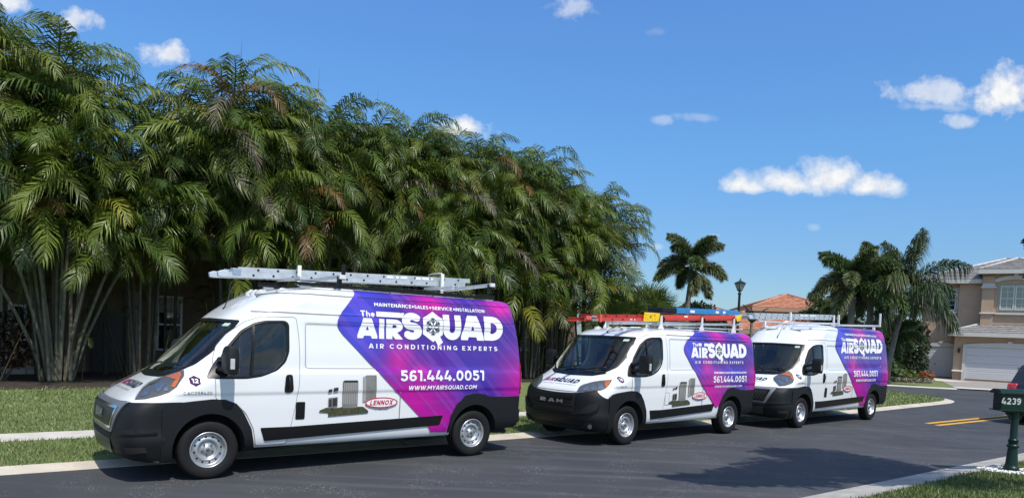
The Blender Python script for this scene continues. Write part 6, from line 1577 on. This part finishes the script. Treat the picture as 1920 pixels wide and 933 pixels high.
# ------------------------------------------------------------------ grass blades (counted as one growing mass)
def grass(name, region, dens, h, zf, cols, label, seed=1, excl=None, lean=.35, w=.006):
    r = np.random.default_rng(seed); xs = [p[0] for p in region]; ys = [p[1] for p in region]; A = (max(xs) - min(xs)) * (max(ys) - min(ys)); n = int(A * dens)
    X = r.uniform(min(xs), max(xs), n); Y = r.uniform(min(ys), max(ys), n); ins = np.zeros(n, bool); k = len(region); j = k - 1
    for i in range(k):
        xi, yi = region[i]; xj, yj = region[j]; c = ((yi > Y) != (yj > Y)) & (X < (xj - xi) * (Y - yi) / (yj - yi + 1e-12) + xi); ins ^= c; j = i
    if excl is not None: ins &= ~excl(X, Y)
    X, Y = X[ins], Y[ins]; n = len(X); a = r.uniform(0, 2 * PI, n); H_ = h * (.5 + .8 * r.random(n)) * (1 + .25 * np.sin(X * 3) * np.cos(Y * 2.3)); ww = w * (.7 + .6 * r.random(n))
    lx, ly = r.normal(0, lean, n) * H_, r.normal(0, lean, n) * H_; dx, dy = np.cos(a) * ww, np.sin(a) * ww
    z0 = np.full(n, zf); V = np.stack([np.stack([X - dx, Y - dy, z0], 1), np.stack([X + dx, Y + dy, z0], 1), np.stack([X + lx * .5 + dx * .7, Y + ly * .5 + dy * .7, z0 + H_ * .6], 1), np.stack([X + lx, Y + ly, z0 + H_], 1)], 1).reshape(-1, 3)
    q = np.arange(n)[:, None] * 4; T = np.concatenate([q + np.array([[0, 1, 2]]), q + np.array([[0, 2, 3]])])
    cc = np.array(cols)[r.integers(len(cols), size=n)] * (1 + .18 * r.normal(size=(n, 1))); C = np.ones((n * 4, 4)); C[:, :3] = np.repeat(np.clip(cc, .01, 1), 4, 0)
    me = fast_mesh(name, V, T, 3, False, None, C); me.materials.append(LEAF2); o = bpy.data.objects.new(name, me); COL.objects.link(o); tag(o, label, 'grass', kind='stuff'); return n
GC = [(.16, .23, .06), (.13, .19, .05), (.21, .26, .10), (.28, .28, .14), (.10, .15, .04)]
def under_vans(X, Y):
    m = np.zeros(len(X), bool)
    for (x, y, a, wb, _) in VANS:
        dx, dy = X - x, Y - y; lx = dx * math.cos(a) + dy * math.sin(a); ly = -dx * math.sin(a) + dy * math.cos(a); m |= (lx > -1.0) & (lx < wb + 1.0) & (abs(ly) < 1.0)
    return m
VANS = [(-4.3525, 9.8075, .67357, 4.038, True), (1.5216, 14.2095, .72621, 3.454, False), (6.3341, 18.1869, .72938, 4.038, True)]
def band(line, d0, d1): return [tuple(p) for p in offset_line(line, d0)] + [tuple(p) for p in offset_line(line, d1)[::-1]]
FL = [p for p in FARs if -11 < p.x < 4]
grass('verge_grass', band(FL, .32, 2.46), 1100, .050, .045, GC, 'mown grass strip between the far kerb and the sidewalk', 1, under_vans)
FL2 = [p for p in FARs if -13.5 < p.x < 3]
grass('lawn_grass', band(FL2, 3.24, 7.0), 620, .050, .045, GC, 'mown lawn between the sidewalk and the mulch under the palms', 2, w=.008)
grass('lawn_grass', [tuple(p) for p in offset_line(FL2, 7.0)] + [tuple(HL(s, -2.0)) for s in (14, 0, -6)], 260, .052, .045, GC, 'farther part of the mown lawn, next to the mulch bed', 3, w=.012)
FT = [p for p in FARs if p.x > 10.5 and p.y < 36]
tipo = offset_line(FT, .33)
grass('corner_grass', [tuple(p) for p in tipo] + [(9, 33), (7, 26)], 150, .055, .045, GC, 'grass on the rounded street corner right of the rear van', 4, w=.016)
NL = [p for p in NEARs if 2 < p.x < 14]
grass('near_grass', band(NL, -.61, -4.2), 1500, .055, .09, [(.10, .16, .03), (.08, .135, .03), (.16, .20, .06), (.24, .24, .12), (.06, .10, .025)], 'mown grass round the mailbox in the near right corner', 5, lambda X, Y: (X - 8.19) ** 2 / .28 + (Y - 11.79) ** 2 / .13 < 1, w=.006)

# ------------------------------------------------------------------ service vans
LAB = {'a': 'front white service van of the row, raised roof, hexagon badge with number 12', 'b': 'middle white service van with low roof and badge 10, red and blue ladders on top', 'c': 'rear white service van with raised roof and grey ladder, farthest of the three'}
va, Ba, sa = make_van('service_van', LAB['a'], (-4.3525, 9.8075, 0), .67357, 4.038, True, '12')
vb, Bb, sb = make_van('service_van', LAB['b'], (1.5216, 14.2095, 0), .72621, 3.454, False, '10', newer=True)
vc, Bc, sc_ = make_van('service_van', LAB['c'], (6.3341, 18.1869, 0), .72938, 4.038, True, '11', dark_front=False)

def vroot(name, label, cat, van, p, group=None):
    """a thing carried by a van: its own top-level object, placed in the van's frame"""
    a = van.rotation_euler.z; c, s = math.cos(a), math.sin(a)
    return empty(name, label, cat, (van.location.x + c * p[0] - s * p[1], van.location.y + s * p[0] + c * p[1], p[2]), a, group)
def ladder_section(root, x0, x1, y0, y1, slope, z0, hr, m, rm, first=.25, step=.305, dots=True, tips=None):
    L = x1 - x0; rot = Matrix.Rotation(-math.atan(slope), 4, 'Y'); F_ = lambda x, y, z: Vector((x, y, z + slope * x))
    for y in (y0, y1):
        s = -1 if y == y0 else 1; mb = MB(); c = F_((x0 + x1) / 2, y, z0 + hr / 2)
        mb.box(c, (L, .006, hr), rot); mb.box(F_((x0 + x1) / 2, y - s * .014, z0 + .004), (L, .028, .007), rot); mb.box(F_((x0 + x1) / 2, y - s * .014, z0 + hr - .004), (L, .028, .007), rot)
        mb.build('rail', m, root)
    x = x0 + first; 
    while x < x1 - .1:
        mb = MB(); mb.tube([F_(x, y0 - .004, z0 + hr * .52), F_(x, y1 + .004, z0 + hr * .52)], .015, 8); mb.tube([F_(x, y0 - .007, z0 + hr * .52), F_(x, y0 - .0035, z0 + hr * .52)], .019 if dots else .012, 10, mat=1)
        me = mb.mesh('rung'); me.materials.append(rm); me.materials.append(DARK); o = bpy.data.objects.new('rung', me); COL.objects.link(o); o.parent = root; x += step
def ext_ladder(van, label, x0, x1, y0, y1, z, slope, m=ALU, rm=ALU, hr=.078):
    r = vroot('extension_ladder', label, 'ladder', van, (x0, 0, z), 'ladders on the van roofs')
    ladder_section(r, 0, x1 - x0 - .12, y0, y1, slope, 0, hr, m, rm, .42)
    ladder_section(r, .20, x1 - x0, y0 + .028, y1 - .028, slope, hr + .004, hr - .002, m, rm, .30)
    f = MB()
    for y in (y0, y1): f.prism([(-.10, .0), (-.03, -.005), (.05, .0), (.05, .09), (-.04, .10), (-.11, .07)], y - .03, y + .03, 'xz', bev=.01); 
    f.build('foot', mat('ladder_foot', (.45, .50, .56), .5), r)
    g = MB()
    for y in (y0 - .006, y1 + .006): g.box((.17, y, hr * 1.1 + slope * .17), (.12, .02, .10), bev=.01)
    g.build('guide_bracket', mat('bracket_metal', (.32, .40, .48), .4, metal=.5), r)
    for k, (xx, ww) in enumerate(((2.75, .12), (2.98, .22), (3.30, .12), (3.5, .22))):
        s_ = MB(); s_.box((xx, y0 + .0225, hr * 1.52 + slope * xx), (ww, .003, .034), Matrix.Rotation(-math.atan(slope), 4, 'Y')); s_.build('sticker', WHITE, r)
    return r
ext_ladder(va, 'long aluminium extension ladder on the roof of the front van', .66, 5.08, .72, 1.14, 2.635, .036)
ext_ladder(vc, 'aluminium extension ladder on the roof of the rear van', .32, 5.02, .68, 1.10, 2.61, .036)

def rack_front():
    r = MB()
    for y in (-.72, .72): r.box((2.85, y, 2.545), (3.4, .05, .04), bev=.004); r.box((2.85, y, 2.587), (3.4, .02, .012))
    rk = r.build('roof_rack', PLAST2, va); f = MB()
    for x in (1.3, 2.7, 3.45, 4.45):
        for y in (-.70, .70): f.box((x, y, 2.50), (.16, .07, .05), bev=.006)
    f.build('rack_foot', SILV, rk)
    for x, zn, zf, zt in ((1.80, 2.675, 2.64, 2.90), (4.45, 2.755, 2.69, 2.985)):
        c = MB(); a, b_ = Vector((x + .03, -.76, zn)), Vector((x - .03, .74, zf)); ang = math.asin((zn - zf) / (a - b_).length)
        c.box((a + b_) / 2, (.05, 1.5, .055), Matrix.Rotation(-ang, 4, 'X'), bev=.004); c.build('crossbar', ALU, rk)
        c = MB(); c.box((x - .32, .35, zf + .01), (.045, .85, .05), bev=.004); c.box((x - .32, -.10, zf + .015), (.05, .08, .06), bev=.006, mat=0); c.build('hinge_bar', ALU, rk)
        p = MB(); p.box((x - .03, .66, (zf - .05 + zt) / 2), (.06, .035, zt - zf + .05), bev=.006)
        if x > 4: p.tube([(x - .03, .66, zt - .01), (x - .03, .70, zt + .012), (x - .03, .95, zt + .012), (x - .03, 1.12, zt), (x - .03, 1.14, zt - .06)], .011, 8)
        else: p.box((x - .03, .665, zt + .012), (.065, .04, .03), bev=.006, mat=1)
        me_ = p.mesh('ladder_post'); me_.materials.append(ALU2); me_.materials.append(PLAST2); link('ladder_post', me_, ALU2, rk)
        q = MB(); q.box((x + .05, -.74, zn + .07), (.05, .04, .22), bev=.006); q.box((x + .0, -.72, zn - .06), (.06, .05, .14), bev=.004); q.build('clamp', PLAST2, rk)
        q = MB(); q.box((x + .02, -.775, zn), (.09, .03, .06), bev=.006); q.build('bar_end', ALU2, rk)
rack_front()
def rack_rear():
    r = MB()
    for x, z in ((2.28, 2.585), (4.92, 2.625)): r.box((x, -.03, z), (.05, 1.42, .05), bev=.005)
    rk = r.build('roof_rack', ALU2, vc); p = MB()
    for x, z, h in ((2.28, 2.60, .22), (4.92, 2.64, .34)):
        p.box((x, -.715, z + h / 2), (.045, .045, h), bev=.005); p.box((x, .62, z + .14), (.05, .045, .28), bev=.005)
    p.build('rack_post', ALU2, rk); f = MB()
    for x in (2.28, 4.88):
        for y in (-.62, .55): f.box((x - .12 if x > 4 else x, y, 2.535), (.07, .06, .10), bev=.006)
    f.box((.8, .55, 2.50), (.07, .06, .14), bev=.006); f.build('rack_foot', ALU2, rk)
    b = MB(); b.box((2.2, .58, 2.575), (3.4, .06, .05), bev=.004); b.tube([(1.2, .3, 2.56), (1.4, .2, 2.60), (1.75, .2, 2.60), (1.9, .3, 2.56)], .02, 6); b.build('side_rail', ALU, rk)
rack_rear()
def rack_middle():
    r = MB()
    for x, z in ((1.22, 2.33), (2.62, 2.36), (3.85, 2.38)): r.box((x, 0, z), (.05, 1.42, .035), bev=.004)
    rk = r.build('roof_rack', ALU, vb); f = MB()
    for x, z in ((1.22, 2.33), (2.62, 2.36), (3.85, 2.38)):
        for y in (-.73, .70): f.prism([(x - .09, 2.19), (x + .09, 2.19), (x + .035, z - .06), (x + .02, z + .13 if y < 0 else z), (x - .02, z + .13 if y < 0 else z), (x - .035, z - .06)], y - .012, y + .012, 'xz', bev=.003)
    f.build('rack_foot', ALU2, rk); s_ = MB()
    for y in (-.60, .55): s_.box((2.75, y, 2.275 + .035 * 1.8), (3.3, .03, .05), Matrix.Rotation(-.038, 4, 'Y'), bev=.003)
    s_.build('side_rail', ALU, rk); t = MB(); t.tube([(1.9, -.55, 2.262), (4.5, -.55, 2.285)], .018, 8); t.tube([(1.6, -.3, 2.262), (4.2, -.3, 2.285)], .018, 8); t.build('load_bar', ALU2, rk)
    st_ = MB()
    for x, z in ((1.30, 2.40), (2.70, 2.44), (3.93, 2.46)): st_.box((x, -.665, z), (.05, .03, .15), bev=.006); st_.tube([(x + .01, -.69, z + .04), (x + .06, -.70, z + .0), (x + .02, -.70, z - .07)], .02, 6)
    st_.build('ratchet_strap', PLAST2, rk)
rack_middle()
def red_ladder():
    sl_ = .044; r = vroot('red_ladder', 'red fibreglass ladder with yellow end pads on the middle van', 'ladder', vb, (-.90, 0, 2.255), 'ladders on the van roofs')
    ladder_section(r, 0, 4.95, -.63, -.22, sl_, 0, .062, REDF, ALU, .45); ladder_section(r, .28, 5.0, -.60, -.25, sl_, .064, .058, mat('red_fibreglass_dark', (.42, .03, .03), .4), ALU, .32)
    m = MB(); F_ = lambda x, z: z + sl_ * x
    m.prism([(2.05, F_(2.05, .012)), (4.9, F_(4.9, .012)), (4.9, F_(4.9, .118)), (2.05, F_(2.05, .118))], -.650, -.637, 'xz', bev=.003); m.prism([(2.05, F_(2.05, .045)), (4.9, F_(4.9, .045)), (4.9, F_(4.9, .053)), (2.05, F_(2.05, .053))], -.655, -.6505, 'xz'); m.build('outer_rail', REDF, r)
    m = MB(); m.prism([(1.63, F_(1.63, -.01)), (2.12, F_(2.12, -.01)), (2.14, F_(2.14, .15)), (1.66, F_(1.66, .17))], -.68, -.652, 'xz', bev=.012)
    m.prism([(4.95, F_(4.95, -.03)), (5.06, F_(5.06, -.01)), (5.18, F_(5.18, .13)), (5.06, F_(5.06, .13)), (4.98, F_(4.98, .06))], -.68, -.62, 'xz', bev=.01); m.build('yellow_pad', YEL, r)
    q = MB(); c = Vector((1.84, -.682, F_(1.84, .085)))
    for dx, dz, rr in ((0, 0, .035), (-.14, .03, .014), (-.15, -.03, .014), (-.09, -.05, .011), (.13, .03, .02), (.14, -.035, .014), (.06, .04, .010), (.05, -.045, .010)): q.tube([c + Vector((dx, 0, dz)), c + Vector((dx, .004, dz))], rr, 10)
    q.build('pad_hole', mat('orange_shadow_plastic', (.45, .20, .01), .6), r)
    f = MB(); f.box((.10, -.64, .062), (.14, .03, .075), bev=.012); f.box((.42, -.645, .07), (.06, .02, .14), bev=.004); f.build('foot', mat('pale_red_plastic', (.62, .12, .10), .5), r)
    f = MB(); f.box((.24, -.645, .09), (.14, .02, .04), bev=.006); f.box((.26, -.645, .03), (.16, .02, .04), bev=.006); f.build('hinge_plate', SILV, r)
    s_ = MB(); s_.box((3.05, -.652, F_(3.05, .088)), (.12, .004, .03)); s_.box((1.35, -.632, F_(1.35, .03)), (.16, .004, .02)); s_.build('sticker', WHITE, r)
red_ladder()
def blue_ladder():
    sl_ = .034; r = vroot('blue_stepladder', 'blue fibreglass stepladder with black top cap lying on the red ladder', 'ladder', vb, (1.42, 0, 2.512), 'ladders on the van roofs')
    F_ = lambda x, z: z + sl_ * x; m = MB()
    for y in (-.58, -.22): m.prism([(.5, F_(.5, .0)), (2.9, F_(2.9, .0)), (2.9, F_(2.9, .075)), (.5, F_(.5, .085))], y, y + .03, 'xz', bev=.004)
    m.prism([(.52, F_(.52, .045)), (2.88, F_(2.88, .04)), (2.88, F_(2.88, .105)), (.52, F_(.52, .12))], -.55, -.53, 'xz', bev=.004); m.build('rail', BLUEF, r)
    for k in range(7): s_ = MB(); x = .75 + k * .305; s_.box((x, -.385, F_(x, .035)), (.08, .34, .02), bev=.003); s_.build('step', ALU, r)
    c = MB(); c.prism([(.0, .02), (.49, F_(.49, .0)), (.49, F_(.49, .11)), (.02, .12)], -.60, -.20, 'xz', bev=.02); c.build('top_cap', PLAST2, r)
    s_ = MB()
    for x, w_ in ((1.05, .16), (1.98, .12), (2.25, .10)): s_.box((x, -.5815, F_(x, .05)), (w_, .003, .05))
    s_.build('sticker', WHITE, r)
blue_ladder()
# ------------------------------------------------------------------ separate pieces become separate parts
def split_pieces(o, gap=.015):
    b = bmesh.new(); b.from_mesh(o.data); b.faces.ensure_lookup_table(); n = len(b.faces); comp = [-1] * n; boxes = []
    for i in range(n):
        if comp[i] >= 0: continue
        st = [b.faces[i]]; comp[i] = len(boxes); lo = [1e9] * 3; hi = [-1e9] * 3
        while st:
            f = st.pop()
            for v in f.verts:
                for a in range(3): lo[a] = min(lo[a], v.co[a]); hi[a] = max(hi[a], v.co[a])
            for e in f.edges:
                for g in e.link_faces:
                    if comp[g.index] < 0: comp[g.index] = comp[i]; st.append(g)
        boxes.append([lo, hi])
    par = list(range(len(boxes)))
    def root(x):
        while par[x] != x: x = par[x]
        return x
    for i in range(len(boxes)):
        for j in range(i):
            if all(boxes[i][0][a] - gap <= boxes[j][1][a] and boxes[j][0][a] - gap <= boxes[i][1][a] for a in range(3)): par[root(i)] = root(j)
    groups = sorted({root(i) for i in range(len(boxes))})
    if len(groups) < 2 or len(groups) > 40: b.free(); return
    for k, g in enumerate(groups):
        c = b.copy(); c.faces.ensure_lookup_table(); bmesh.ops.delete(c, geom=[f for f in c.faces if root(comp[f.index]) != g], context='FACES')
        me = bpy.data.meshes.new(o.data.name)
        for m in o.data.materials: me.materials.append(m)
        c.to_mesh(me); c.free()
        if k == 0: first = me
        else: q = o.copy(); q.data = me; COL.objects.link(q)
    b.free(); o.data = first
for o in list(bpy.data.objects):
    if o.type == 'MESH' and o.parent is not None and o.name.split('.')[0] in {'foot', 'guide_bracket', 'rack_foot', 'rack_post', 'wall_ledge', 'pilaster', 'arch_trim', 'side_rail', 'load_bar', 'ratchet_strap', 'sticker', 'yellow_pad', 'clamp', 'hinge_plate', 'roof_rack', 'load_rail'}:
        split_pieces(o)
